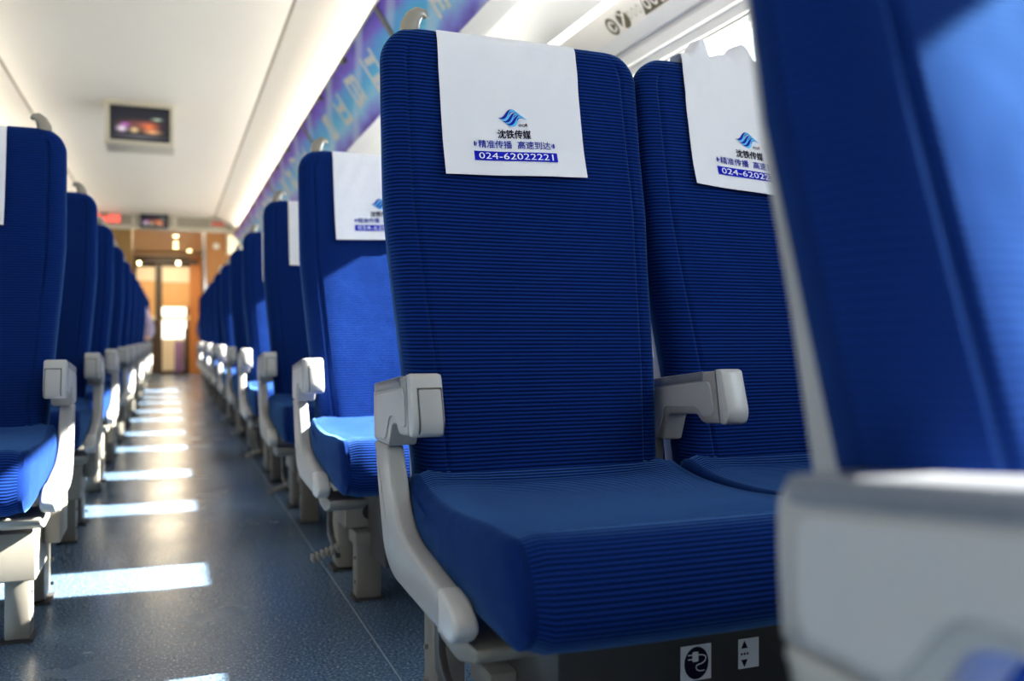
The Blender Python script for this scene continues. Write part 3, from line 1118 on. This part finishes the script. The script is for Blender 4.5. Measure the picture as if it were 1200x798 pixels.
def lens(cx, cz, w, h):
    return ([(cx + w / 2 * math.cos(2 * PI * k / 12), cz + h / 2 * math.sin(2 * PI * k / 12)) for k in range(12)], [tuple(range(12))])


g_slog = merge([g_slog, lens(-0.0725, 0.9868, 0.0036, 0.0095), lens(0.0705, 0.9868, 0.0036, 0.0095), lens(-0.0692, 0.9868, 0.0015, 0.006), lens(0.0672, 0.9868, 0.0015, 0.006)])
g_bar = grid_rect(0, 0.9658, 0.150, 0.0165)
g_num = fit(text_geo('024-62022221'), 0, 0.9660, 0.134, 0.0112)
# wave emblem: three crescent ribbons in two blues
lx, lz, ls = -0.002, 1.034, 0.026


def lw(pts):
    return bez([(lx + a * ls, lz + b * ls) for a, b in pts])


em_navy, em_cyan = [], []
for dx, dz in ((0.0, 0.0), (0.28, -0.22), (0.52, -0.40)):
    up = [(-1.0 + dx, 0.02 + dz), (-0.45 + dx, -0.10 + dz), (-0.50 + dx, 0.62 + dz), (-0.02 + dx, 0.62 + dz)]
    lo = [(-1.0 + dx, 0.02 + dz), (-0.30 + dx, -0.36 + dz), (-0.34 + dx, 0.46 + dz), (-0.02 + dx, 0.62 + dz)]
    lo2 = [(-1.0 + dx + 0.1, -0.02 + dz), (-0.10 + dx, -0.55 + dz), (-0.22 + dx, 0.40 + dz), (0.10 + dx, 0.60 + dz)]
    em_navy.append(ribbon(lw(up), lw(lo)))
    em_cyan.append(ribbon(lw(lo), lw(lo2)))
    tu = [(-0.04 + dx, 0.62 + dz), (0.16 + dx, 0.64 + dz), (0.26 + dx, 0.50 + dz), (0.46 + dx, 0.36 + dz)]
    tl = [(-0.16 + dx, 0.40 + dz), (0.10 + dx, 0.52 + dz), (0.16 + dx, 0.40 + dz), (0.46 + dx, 0.36 + dz)]
    em_cyan.append(ribbon(lw(tu), lw(tl)))
    t2 = [(-0.20 + dx, 0.22 + dz), (-0.04 + dx, 0.52 + dz), (0.14 + dx, 0.42 + dz), (0.46 + dx, 0.34 + dz)]
    em_navy.append(ribbon(lw(tl), lw(t2)))
g_navy, g_cyan = merge(em_navy), merge(em_cyan)
g_tiny = bold(fit(text_geo('ITCM'), lx + 0.0185, 1.0215, 0.0150, 0.0044), 0.00022)
g_red = lens(lx + 0.0245, 1.0242, 0.0036, 0.0026)
PRINT = {}
COVER = {}
for st in (0, 1, 2, 4):
    COVER[st] = cover_mesh(st)
    PRINT[st] = [('printed_name', print_mesh('printed_name', g_name, 'ink_dark', st)),
                 ('printed_slogan', print_mesh('printed_slogan', g_slog, 'ink_navy', st)),
                 ('number_bar', print_mesh('number_bar', g_bar, 'ink_blue', st)),
                 ('wave_emblem', print_mesh('wave_emblem', g_navy, 'ink_navy', st, 0.0014)),
                 ('emblem_highlight', print_mesh('emblem_highlight', g_cyan, 'ink_cyan', st)),
                 ('emblem_lettering', print_mesh('emblem_lettering', g_tiny, 'ink_dark', st)),
                 ('emblem_dot', print_mesh('emblem_dot', g_red, 'ink_red', st, 0.0015))]
    PRINT[st].append(('phone_number', print_mesh('phone_number', g_num, 'ink_white', st, 0.0018)))

ORD = ['nearest', 'second', 'third', 'fourth', 'fifth', 'sixth', 'seventh', 'eighth', 'ninth', 'tenth', 'eleventh', 'twelfth', 'thirteenth']


def sticker(root_box, x0, y, z0, w, h):
    s = box('outlet_sticker', 'ink_white', x0, x0 + w, y - 0.0012, y, z0, z0 + h, 0, root_box)
    return s


def seat_unit(n, side, Y, recl, row, detail):
    """a bench of n joined seats; side 1 right of the aisle, -1 left of it"""
    X = 0.301 if side > 0 else -0.215
    k = 'r' if side > 0 else 'l'
    root = empty('double_seat' if n == 2 else 'triple_seat', (X, Y, 0))
    sx = side
    def lx(x): return sx * x
    def add(nm, me, loc=None, par=root):
        return new_obj(nm, me, par, loc)
    for i in range(n):
        cx = 0.265 + PITCH * i
        b = add('backrest', P.back, (lx(cx), PIV[0], PIV[1]))
        b.rotation_euler = (-math.radians(recl[i]), 0, 0)
        new_obj('rear_shell', P.shell, b)
        if i == 0:
            new_obj('grab_handle', getattr(P, 'handle_' + k), b)
        add('seat_cushion', P.cush, (lx(cx), 0, 0))
        # headrest cover: a loose cloth, its own thing
        st = (0, 1)[i] if (side > 0 and row == 1) else ((2, 4, 0)[(row + i) % 3])
        c = new_obj('headrest_cover', COVER[st])
        c.matrix_world = Matrix.Translation((X + lx(cx), Y + PIV[0], PIV[1])) @ Matrix.Rotation(-math.radians(recl[i]), 4, 'X')
        place = ('aisle seat', 'window seat' if n == 2 else 'middle seat', 'window seat')[i]
        if side > 0:
            lab = 'white printed headrest cover on the %s of the %s double seat' % (place, ORD[row])
        else:
            lab = 'white printed headrest cover on the %s of the %s triple seat' % (place, ORD[row - 1])
        if side > 0 and row == 1 and i == 0:
            lab = 'smooth white headrest cover with blue phone number on the sharp central seat'
        if side > 0 and row == 1 and i == 1:
            lab = 'rumpled white headrest cover with ruffled top on the seat by the window'
        tag(c, lab, 'headrest cover', 'white printed headrest covers')
        if row <= 4:
            bar = None
            for nm, me in PRINT[st]:
                o = new_obj(nm, me, c if nm != 'phone_number' else bar)
                if nm == 'number_bar': bar = o
    # arms
    for i in range(n + 1):
        ax = 0.0 if i == 0 else (0.265 + PITCH / 2 - 0.0095 + PITCH * (i - 1))
        loc = (lx(ax), 0, 0)
        md = '' if i == 0 else 'mid'
        a = add('armrest', getattr(P, md + 'pod_' + k), loc)
        new_obj('inset_panel', getattr(P, md + 'inset_' + k), a)
        new_obj('top_pad', getattr(P, md + 'pad_' + k), a)
        new_obj('end_cap', getattr(P, md + 'cap_' + k), a)
        if i == 0:
            new_obj('latch_gap', getattr(P, 'latchgap_' + k), a)
            new_obj('latch', getattr(P, 'latch_' + k), a)
            sp = add('side_panel', getattr(P, 'boot_' + k), loc)
            new_obj('toe_cap', getattr(P, 'tip_' + k), sp)
        else:
            box('arm_post', 'plastic', ax + 0.011, ax + 0.027, 0.215, 0.255, 0.26, 0.50, 0.003, root, sx)
    # underframe
    wtot = 0.034 + PITCH * n
    add('under_tray', getattr(P, 'tray_' + k))
    box('cross_beam', 'leg_metal', 0.114 if side > 0 else 0.06, wtot, 0.09, 0.33, 0.174, 0.262, 0.004, root, sx)
    disc_cyl('socket_hole', 'black', (lx(0.178), 0.088, 0.215), 0.020, 0.004, 'y', 18, root)
    if side > 0:
        legx = (0.136, wtot - 0.20)
        bxo = box('outlet_box', 'dark_metal', 0.172, 0.56, -0.104, 0.089, 0.115, 0.322, 0.004, root, sx)
        if row <= 2:
            s = sticker(bxo, 0.357, -0.104, 0.184, 0.049, 0.049)
            def onp(pts, nm, m, off=0.0008, par=bxo):
                bm = bmesh.new()
                bm.faces.new([bm.verts.new((x, -0.1052 - off, z)) for x, z in pts])
                return new_obj(nm, bm_mesh(nm, bm, m, 0), par)
            cx, cz = 0.3815, 0.2085
            onp([(cx + 0.0195 * math.cos(2 * PI * q / 28), cz + 0.0225 * math.sin(2 * PI * q / 28)) for q in range(28)], 'plug_disc', 'ink_dark')
            onp(round_poly([(cx - 0.007, cz + 0.002), (cx + 0.003, cz + 0.002), (cx + 0.003, cz + 0.016), (cx - 0.007, cz + 0.016)], 0.002, 3), 'plug_body', 'ink_white', 0.0014)
            for dz in (0.006, 0.012):
                onp([(cx - 0.014, cz + dz - 0.0008), (cx - 0.007, cz + dz - 0.0008), (cx - 0.007, cz + dz + 0.0008), (cx - 0.014, cz + dz + 0.0008)], 'plug_pin', 'ink_white', 0.0014)
            f = bez([(cx + 0.003, cz + 0.011), (cx + 0.022, cz + 0.012), (cx + 0.016, cz - 0.002), (cx + 0.004, cz - 0.002)])
            f2 = bez([(cx + 0.004, cz - 0.002), (cx - 0.004, cz - 0.003), (cx - 0.002, cz - 0.014), (cx + 0.013, cz - 0.011)])
            pts = [f(q / 10) for q in range(11)] + [f2(q / 10) for q in range(1, 11)]
            tube('plug_cord', 'ink_white', [(p[0], -0.1062, p[1]) for p in pts], 0.0008, 5, parent=bxo)
            s2 = box('switch_sticker', 'ink_white', 0.452, 0.486, -0.1052, -0.104, 0.190, 0.232, 0, bxo)
            onp([(0.4555, 0.219), (0.4665, 0.219), (0.461, 0.230)], 'arrow_mark', 'ink_dark')
            onp([(0.4555, 0.203), (0.461, 0.192), (0.4665, 0.203)], 'arrow_mark', 'ink_dark')
            for q in range(3):
                onp([(0.455 + q * 0.005, 0.2095), (0.458 + q * 0.005, 0.2095), (0.458 + q * 0.005, 0.2125), (0.455 + q * 0.005, 0.2125)], 'dot_mark', 'ink_dark')
    else:
        legx = (0.068, wtot - 0.22, wtot / 2)
        box('beam_cover', 'leg_metal', 0.048, wtot - 0.02, -0.100, 0.088, 0.150, 0.252, 0.004, root, sx)
        box('end_bracket', 'leg_metal', 0.012, 0.046, 0.00, 0.150, 0.205, 0.300, 0.004, root, sx)
    pd = add('foot_pedal', getattr(P, 'pedal_' + k), (lx(0.0 if side > 0 else 0.5), 0.05, 0))
    new_obj('pedal_tread', getattr(P, 'tread_' + k), pd)
    for x in legx:
        yl = 0.05 if side > 0 else -0.024
        lg = box('front_leg', 'leg_metal', x, x + (0.062 if side > 0 else 0.050), yl, yl + 0.055, 0.006, 0.152, 0.004, root, sx)
        box('foot_plate', 'rubber', x - 0.006, x + (0.068 if side > 0 else 0.056), yl - 0.006, yl + 0.062, 0.0, 0.006, 0, lg, sx)
        if side > 0:
            box('leg_cap', 'leg_metal', x - 0.004, x + 0.068, yl - 0.005, yl + 0.09, 0.136, 0.173, 0.003, lg, sx)
        yr = 0.35 if side > 0 else 0.262
        rl = box('rear_leg', 'leg_metal', x + 0.002, x + 0.062, yr, yr + 0.09, 0.006, 0.190, 0.016, root, sx)
        box('foot_plate', 'rubber', x - 0.008, x + 0.066, yr - 0.003, yr + 0.094, 0.0, 0.006, 0, rl, sx)
        if detail and x == legx[0]:
            for z in (0.045, 0.105):
                tube('bolt', 'dark_metal', [(lx(x - 0.003), yl + 0.018, z), (lx(x + 0.001), yl + 0.018, z)], 0.0042, 8, axis=(0, 0, 1), parent=lg)
                tube('bolt', 'leg_metal', [(lx(x - 0.011), yr + 0.03, z), (lx(x - 0.004), yr + 0.03, z)], 0.005, 8, axis=(0, 0, 1), parent=rl)
    return root


LIT = {0: 0.4, 2: 1.6, 4: 1.6, 6: 1.6, 8: 1.6, 10: 1.6}
for row in range(0, 12):
    r0 = LIT.get(row, 0.0)
    u = seat_unit(2, 1, 0.164 + row, (r0, r0 if row != 1 else 0.0), row, row <= 4)
    lab = ['blue double seat nearest the viewer, blurred and cut off by the right edge',
           'sharp blue ribbed double seat in the middle, its aisle armrest on the left',
           'blue double seat just behind the sharp central one, partly hidden by it']
    tag(u, lab[row] if row < 3 else 'blue double seat, %s in the receding row right of the aisle' % ORD[row], 'train seat', 'double seats right of the aisle')
for row in range(1, 12):
    u = seat_unit(3, -1, 1.20 + row, [random.Random(row).uniform(-0.5, 1.2)] * 3, row, row <= 4)
    lab = 'blue triple seat, %s in the receding row left of the aisle' % ORD[row - 1]
    if row == 1:
        lab = 'nearest blue triple seat, cut off by the left edge of the picture'
    tag(u, lab, 'train seat', 'triple seats left of the aisle')


# ------------------------------------------------------------------ monitors
def monitor(loc, w, h, depth, label, sx_frame=0.03):
    root = empty('monitor', loc)
    tag(root, label, 'monitor', 'ceiling monitors')
    f = sx_frame
    # frame of four bars, housing behind, screen inside
    box('housing', 'greige_light', -w / 2 - f, w / 2 + f, 0.02, depth, -h / 2 - f, h / 2 + f, 0.004, root)
    for nm, x0, x1, z0, z1 in (('frame_bar', -w / 2 - f, w / 2 + f, h / 2, h / 2 + f), ('frame_bar', -w / 2 - f, w / 2 + f, -h / 2 - f, -h / 2),
                               ('frame_bar', -w / 2 - f, -w / 2, -h / 2, h / 2), ('frame_bar', w / 2, w / 2 + f, -h / 2, h / 2)):
        box(nm, 'greige_light', x0, x1, -0.012, 0.02, z0, z1, 0.003, root)
    box('bezel', 'black', -w / 2, w / 2, 0.004, 0.02, -h / 2, h / 2, 0, root)
    a, b = w / 2 - 0.012, h / 2 - 0.014
    me = make_mesh('screen', [(-a, 0.003, -b), (a, 0.003, -b), (a, 0.003, b), (-a, 0.003, b)], [(0, 1, 2, 3)], 'screen_picture', [(0, 0), (1, 0), (1, 1), (0, 1)], smooth=0)
    new_obj('screen', me, root)
    return root


monitor((-0.197, 6.82, ZC - 0.153), 0.395, 0.245, 0.30, 'monitor hanging from the ceiling above the aisle, showing an orange night scene')

# ------------------------------------------------------------------ bulkhead, vestibule and far partition
HD = 2.137
we = box('wall_end', 'greige', XL, XR, YB, YB + 0.08, HD, 2.42)
struct(we, 'greige header wall above the end door', 'wall')
box('header_lip', 'greige_light', XL, XR, YB - 0.02, YB, HD - 0.02, HD + 0.035, 0.003, we)
box('header_lip', 'greige_light', XL, XR, YB - 0.02, YB, ZC - 0.02, ZC, 0.0, we)
for x in (-0.45, 0.06):
    box('header_post', 'greige_light', x - 0.025, x + 0.025, YB - 0.018, YB, HD + 0.035, ZC - 0.02, 0.002, we)
monitor((-0.195, YB - 0.045, 2.237), 0.36, 0.20, 0.044, 'monitor set into the header wall above the end door', 0.012)
led = empty('led_sign', (-0.80, YB - 0.004, 2.25))
tag(led, 'glowing red display sign on the header wall left of the monitor', 'sign')
box('sign_body', 'dark_metal', -0.20, 0.20, -0.03, 0.003, -0.065, 0.065, 0.003, led)
box('lit_field', 'led_red', -0.19, 0.19, -0.034, -0.030, -0.058, 0.030, 0, led)
box('lit_field', 'led_red', -0.19, -0.06, -0.034, -0.030, 0.032, 0.058, 0, led)
box('lit_field', 'led_red', 0.04, 0.19, -0.034, -0.030, 0.032, 0.058, 0, led)
rs = empty('wall_notice', (0.62, YB - 0.003, 2.235))
tag(rs, 'small red notice on the header wall beside the luggage rack', 'sign')
box('notice_plate', 'greige_light', -0.10, 0.10, -0.006, 0.002, -0.035, 0.035, 0.001, rs)
box('red_field', 'ink_red', -0.085, 0.085, -0.008, -0.006, -0.022, 0.022, 0, rs)
wl2 = box('wall_end_left', 'brass', XL, -0.47, YB, YB + 0.08, 0, HD)
struct(wl2, 'brass coloured end wall left of the door', 'wall')
for j in range(8):
    x = -0.50 - j * 0.055
    box('rib', 'brass', x - 0.016, x, YB - 0.012, YB, 0.0, HD - 0.02, 0.003, wl2)
wr2 = box('wall_end_right', 'wood', 0.47, XR, YB, YB + 0.08, 0, HD)
struct(wr2, 'orange brown wooden end wall right of the door', 'wall')
pole = empty('grab_pole', (0.445, YB - 0.04, 0))
tag(pole, 'upright chrome pole beside the end door', 'pole')
tube('pole_tube', 'chrome', [(0, 0, 0.0), (0, 0, HD - 0.02)], 0.024, 14, parent=pole)
for z in (0.02, 1.2, HD - 0.05):
    tube('pole_collar', 'chrome', [(0, 0, z - 0.02), (0, 0, z + 0.02)], 0.031, 14, parent=pole)
lm = empty('wall_lamp', (0.86, YB - 0.003, 1.98))
tag(lm, 'warm glowing wall lamp at the far end of the luggage rack', 'lamp')
box('back_plate', 'greige_light', -0.13, 0.13, -0.02, 0.002, -0.17, 0.13, 0.005, lm)
box('shade', 'lamp_poster', -0.11, 0.11, -0.07, -0.02, -0.15, 0.11, 0.02, lm)
ex = empty('extinguisher_sign', (0.84, YB - 0.003, 1.58))
tag(ex, 'red notice low on the wooden end wall', 'sign')
box('notice_plate', 'ink_red', -0.09, 0.09, -0.006, 0.002, -0.10, 0.10, 0.002, ex)
box('pale_field', 'pale_board', -0.05, 0.05, -0.008, -0.006, -0.08, -0.02, 0, ex)
for x, z in ((0.60, 1.93), (0.68, 1.62)):
    kb = disc_cyl('knob', 'chrome', (x, YB - 0.012, z), 0.045, 0.013, 'y', 18, wr2)
    disc_cyl('knob_face', 'pale_board', (x, YB - 0.02, z), 0.035, 0.008, 'y', 18, kb)

# vestibule beyond the door
YV = 17.5
vl = box('wall_vestibule_left', 'brass', -0.75, -0.62, YB + 0.08, YV + 3.9, 0, 2.4)
struct(vl, 'brass coloured vestibule wall left of the end door', 'wall')
vr = box('wall_vestibule_right', 'wood', 0.56, 0.66, YB + 0.08, YV + 3.9, 0, 2.4)
struct(vr, 'wooden vestibule wall right of the end door', 'wall')
vc = box('ceiling_vestibule', 'greige_light', -0.75, 0.66, YB + 0.08, YV + 3.9, 2.24, 2.3)
struct(vc, 'greige vestibule ceiling beyond the door', 'ceiling')
for px, py, wh in ((206, 277, 'topmost in the picture of the five'), (206, 285, 'middle one of the three in a line'), (206, 290, 'lowest of the three in a line'),
                   (222, 294, 'upper one of the pair on the right'), (222, 298, 'lower one of the pair on the right')):
    dep = 1040 * 1.57 / (396 - py)
    lat = (px - 600) / 1040 * dep
    x = dep * math.sin(THETA) + lat * math.cos(THETA)
    y = dep * math.cos(THETA) - lat * math.sin(THETA)
    x = max(-0.5, min(0.45, x))
    d = empty('downlight', (x, y, 2.24))
    tag(d, 'small round warm vestibule ceiling light, ' + wh, 'lamp', 'vestibule downlights')
    tube('trim_ring', 'chrome', [(0, 0, -0.006), (0, 0, 0.002)], 0.045, 18, axis=(1, 0, 0), parent=d)
    tube('bulb', 'lamp_warm', [(0, 0, -0.014), (0, 0, -0.004)], 0.032, 18, axis=(1, 0, 0), parent=d)


def far(px, py, Yp):
    """point where a picture position meets the plane y = Yp"""
    u = (px - 600) / 1040
    f = Vector((math.sin(THETA) + u * math.cos(THETA), math.cos(THETA) - u * math.sin(THETA)))
    t = Yp / f.y
    return f.x * t, 0.66 - (py - 396) / 1040 * t


def far_box(nm, m, px0, px1, py0, py1, y0, d, par=None, r=0.0):
    x0, z1 = far(px0, py0, y0); x1, z0 = far(px1, py1, y0)
    return box(nm, m, x0, x1, y0, y0 + d, max(0, z0), z1, r, par)


part = empty('wall_partition', (0, 0, 0))
struct(part, 'brown partition with glazed door across the far vestibule', 'wall')
far_box('dark_beam', 'brown_dark', 152, 232, 302, 310, YV - 0.06, 0.14, part)
far_box('dark_post', 'brown_dark', 182, 190, 310, 440, YV - 0.04, 0.10, part)
far_box('wood_jamb', 'wood', 222, 236, 300, 440, YV - 0.02, 0.08, part)
far_box('top_panel', 'greige_light', 150, 236, 262, 302, YV, 0.06, part)
far_box('pale_board', 'pale_board', 160, 182, 312, 329, YV - 0.01, 0.06, part)
far_box('pale_board', 'pale_board', 190, 222, 312, 331, YV - 0.01, 0.06, part)
far_box('wood_panel', 'wood_pale', 150, 182, 329, 371, YV, 0.06, part)
far_box('wood_panel', 'wood_pale', 190, 222, 331, 360, YV, 0.06, part)
far_box('cross_rail', 'pale_board', 150, 222, 370, 375, YV - 0.03, 0.04, part)
far_box('dark_panel', 'brown_dark', 150, 182, 375, 440, YV, 0.06, part)
far_box('dark_panel', 'brown_dark', 216, 224, 385, 440, YV, 0.06, part)
wn = far_box('window_%d' % (n_win + 1), 'lit_window', 190, 218, 360, 397, YV + 0.01, 0.04)
struct(wn, 'bright daylit glass pane in the far door', 'window')
far_box('door_lower', 'pale_board', 190, 217, 397, 434, YV + 0.02, 0.04, part)
for px, py in ((209, 308), (163, 308)):
    x, z = far(px, py, YV - 0.14)
    d = empty('partition_lamp', (x, YV - 0.06, z))
    tag(d, 'small round lamp on the dark beam, %s of the two' % ('right' if px > 180 else 'left'), 'lamp')
    disc_cyl('lamp_ring', 'chrome', (0, -0.02, 0), 0.036, 0.021, 'y', 18, d)
    disc_cyl('lamp_face', 'lamp_warm', (0, -0.03, 0), 0.024, 0.011, 'y', 18, d)
# a purple case standing at the far door
x, z = far(210, 436, 17.1)
sc = empty('suitcase', (x, 17.1, 0))
tag(sc, 'small purple case standing on the floor before the far door', 'suitcase')
box('case_body', 'purple_cloth', -0.08, 0.08, -0.1, 0.1, 0.04, 0.60, 0.03, sc)
tube('case_handle', 'chrome', [(-0.05, 0, 0.58), (-0.05, 0, 0.68), (0.05, 0, 0.68), (0.05, 0, 0.58)], 0.008, 8, axis=(0, 1, 0), parent=sc)
for s in (-0.06, 0.06):
    disc_cyl('wheel', 'rubber', (s - 0.012, 0.0, 0.025), 0.025, 0.024, 'x', 14, sc)
wf = box('wall_far', 'wood_pale', -0.62, 0.56, YV + 3.8, YV + 3.9, 0, 2.3)
struct(wf, 'pale wooden wall at the far end', 'wall')

# lamps the carriage has: warm cove strips hidden on top of the racks. Below, an area light added to brighten the vestibule
ld = bpy.data.lights.new('vestibule_fill', 'AREA')
ld.shape = 'RECTANGLE'; ld.size = 0.5; ld.size_y = 3.5; ld.energy = 75; ld.color = (1.0, 0.86, 0.62)
lo = bpy.data.objects.new('vestibule_fill', ld); COL.objects.link(lo); lo.location = (-0.05, 15.3, 2.22)


# ------------------------------------------------------------------ two seated passengers far down the car
def skin(name, chains, mat, parent, sub=2):
    """grow one continuous surface round chains of (x, y, z, radius); chains that start at a known joint are joined to it"""
    pts, idx, edges, rad = [], {}, [], []
    for ch in chains:
        prev = None
        for (x, y, z, r) in ch:
            key = (round(x, 4), round(y, 4), round(z, 4))
            if key not in idx:
                idx[key] = len(pts); pts.append((x, y, z)); rad.append(r)
            i = idx[key]
            if prev is not None and prev != i:
                edges.append((prev, i))
            prev = i
    me = bpy.data.meshes.new(name)
    me.from_pydata(pts, edges, [])
    me.materials.append(MAT[mat])
    o = new_obj(name, me, parent)
    o.modifiers.new('skin', 'SKIN').use_smooth_shade = True
    for i, v in enumerate(me.skin_vertices[0].data):
        v.radius = (rad[i], rad[i])
        v.use_root = (i == 0)
    m = o.modifiers.new('sub', 'SUBSURF'); m.levels = sub; m.render_levels = sub
    return o


def passenger(loc, label, top_mat, leg_mat, hair_mat, elbow_out, scarf=None, rz=0.0):
    root = empty('person', loc)
    root.rotation_euler = (0, 0, rz)
    tag(root, label, 'person')
    pel, spi, che, nec = (0, 0.06, 0.52, 0.135), (0, 0.09, 0.70, 0.125), (0, 0.12, 0.92, 0.140), (0, 0.10, 1.06, 0.055)
    hd = [nec, (0, 0.085, 1.12, 0.062), (0, 0.070, 1.19, 0.082), (0, 0.072, 1.25, 0.084), (0, 0.078, 1.30, 0.055)]
    body, coat, pants = [[pel, spi, che] + hd], [[pel, spi, che]], []
    for s in (-1, 1):
        eo = elbow_out if s > 0 else 0.0
        sh, el, wr = (s * 0.165, 0.12, 0.99, 0.062), (s * (0.225 + eo), 0.02, 0.76, 0.045), (s * (0.20 + eo), -0.20, 0.66, 0.030)
        ha = (s * (0.195 + eo), -0.255, 0.655, 0.034)
        body.append([che, sh, el, wr, ha])
        coat.append([che, sh, el, (wr[0], wr[1], wr[2], 0.040)])
        for q in range(4):
            a = (q - 1.5) * 0.016
            ln = (0.050, 0.058, 0.055, 0.044)[q]
            body.append([ha, (ha[0] + a, ha[1] - 0.035, ha[2], 0.009), (ha[0] + a * 1.1, ha[1] - 0.035 - ln * 0.6, ha[2] - 0.008, 0.008), (ha[0] + a * 1.1, ha[1] - 0.035 - ln, ha[2] - 0.024, 0.007)])
        body.append([ha, (ha[0] - s * 0.034, ha[1] - 0.012, ha[2] - 0.006, 0.010), (ha[0] - s * 0.044, ha[1] - 0.040, ha[2] - 0.014, 0.008)])
        hip, kn, an, to = (s * 0.09, 0.04, 0.53, 0.085), (s * 0.105, -0.36, 0.54, 0.060), (s * 0.105, -0.38, 0.09, 0.042), (s * 0.11, -0.50, 0.045, 0.035)
        body.append([pel, hip, kn, an, to])
        pants.append([pel, (hip[0], hip[1], hip[2], 0.092), (kn[0], kn[1], kn[2], 0.070), (an[0], an[1], an[2] + 0.03, 0.056)])
    b = skin('body', body, 'skin', root)
    skin('jacket', [[(p[0], p[1], p[2], p[3] + 0.014) for p in c] for c in coat], top_mat, root)
    skin('trousers', [[(p[0], p[1], p[2], p[3] + 0.004) for p in c] for c in pants], leg_mat, root)
    skin('hair', [[(0, 0.105, 1.20, 0.070), (0, 0.095, 1.27, 0.082), (0, 0.085, 1.315, 0.062)]], hair_mat, root)
    tube('nose', 'skin', [(0, -0.005, 1.225), (0, -0.022, 1.195), (0, -0.008, 1.188)], [0.008, 0.013, 0.008], 8, axis=(1, 0, 0), parent=root)
    tube('mouth', 'ink_red', [(-0.022, -0.012, 1.163), (0, -0.018, 1.161), (0.022, -0.012, 1.163)], 0.004, 6, parent=root)
    for s in (-1, 1):
        tube('eye', 'black', [(s * 0.030, -0.012, 1.222), (s * 0.030, -0.004, 1.222)], [0.007, 0.010], 8, axis=(1, 0, 0), parent=root)
        tube('ear', 'skin', [(s * 0.082, 0.075, 1.23), (s * 0.092, 0.085, 1.21), (s * 0.084, 0.080, 1.185)], [0.010, 0.014, 0.008], 8, parent=root)
        tube('shoe', 'black', [(s * 0.105, -0.34, 0.045), (s * 0.105, -0.42, 0.045), (s * 0.11, -0.54, 0.035)], [0.043, 0.045, 0.034], 10, parent=root)
    if scarf:
        tube('scarf', scarf, [(0.02, -0.045, 1.05), (0.02, -0.075, 0.92), (0.02, -0.075, 0.72), (0.02, -0.085, 0.60)], [0.055, 0.065, 0.060, 0.050], 10, 0.5, (0, 1, 0), parent=root)
    return root


js = empty('jump_seat', (0.62, YB - 0.30, 0))
tag(js, 'small folding seat on the wooden end wall under the passenger in navy', 'seat')
box('seat_pad', 'fabric_plain', -0.18, 0.18, -0.20, 0.26, 0.34, 0.38, 0.015, js)
box('wall_bracket', 'leg_metal', -0.15, 0.15, 0.26, 0.295, 0.0, 0.40, 0.004, js)
passenger((0.60, YB - 0.36, 0), 'person in navy with beige scarf seated at the far end right of the aisle', 'navy_cloth', 'navy_cloth', 'navy_cloth', 0.0, 'beige_cloth')
passenger((-0.46, 11.34, 0), 'person in a lilac top seated far down the left rows, elbow out in the aisle', 'lilac_cloth', 'navy_cloth', 'hair', 0.02)
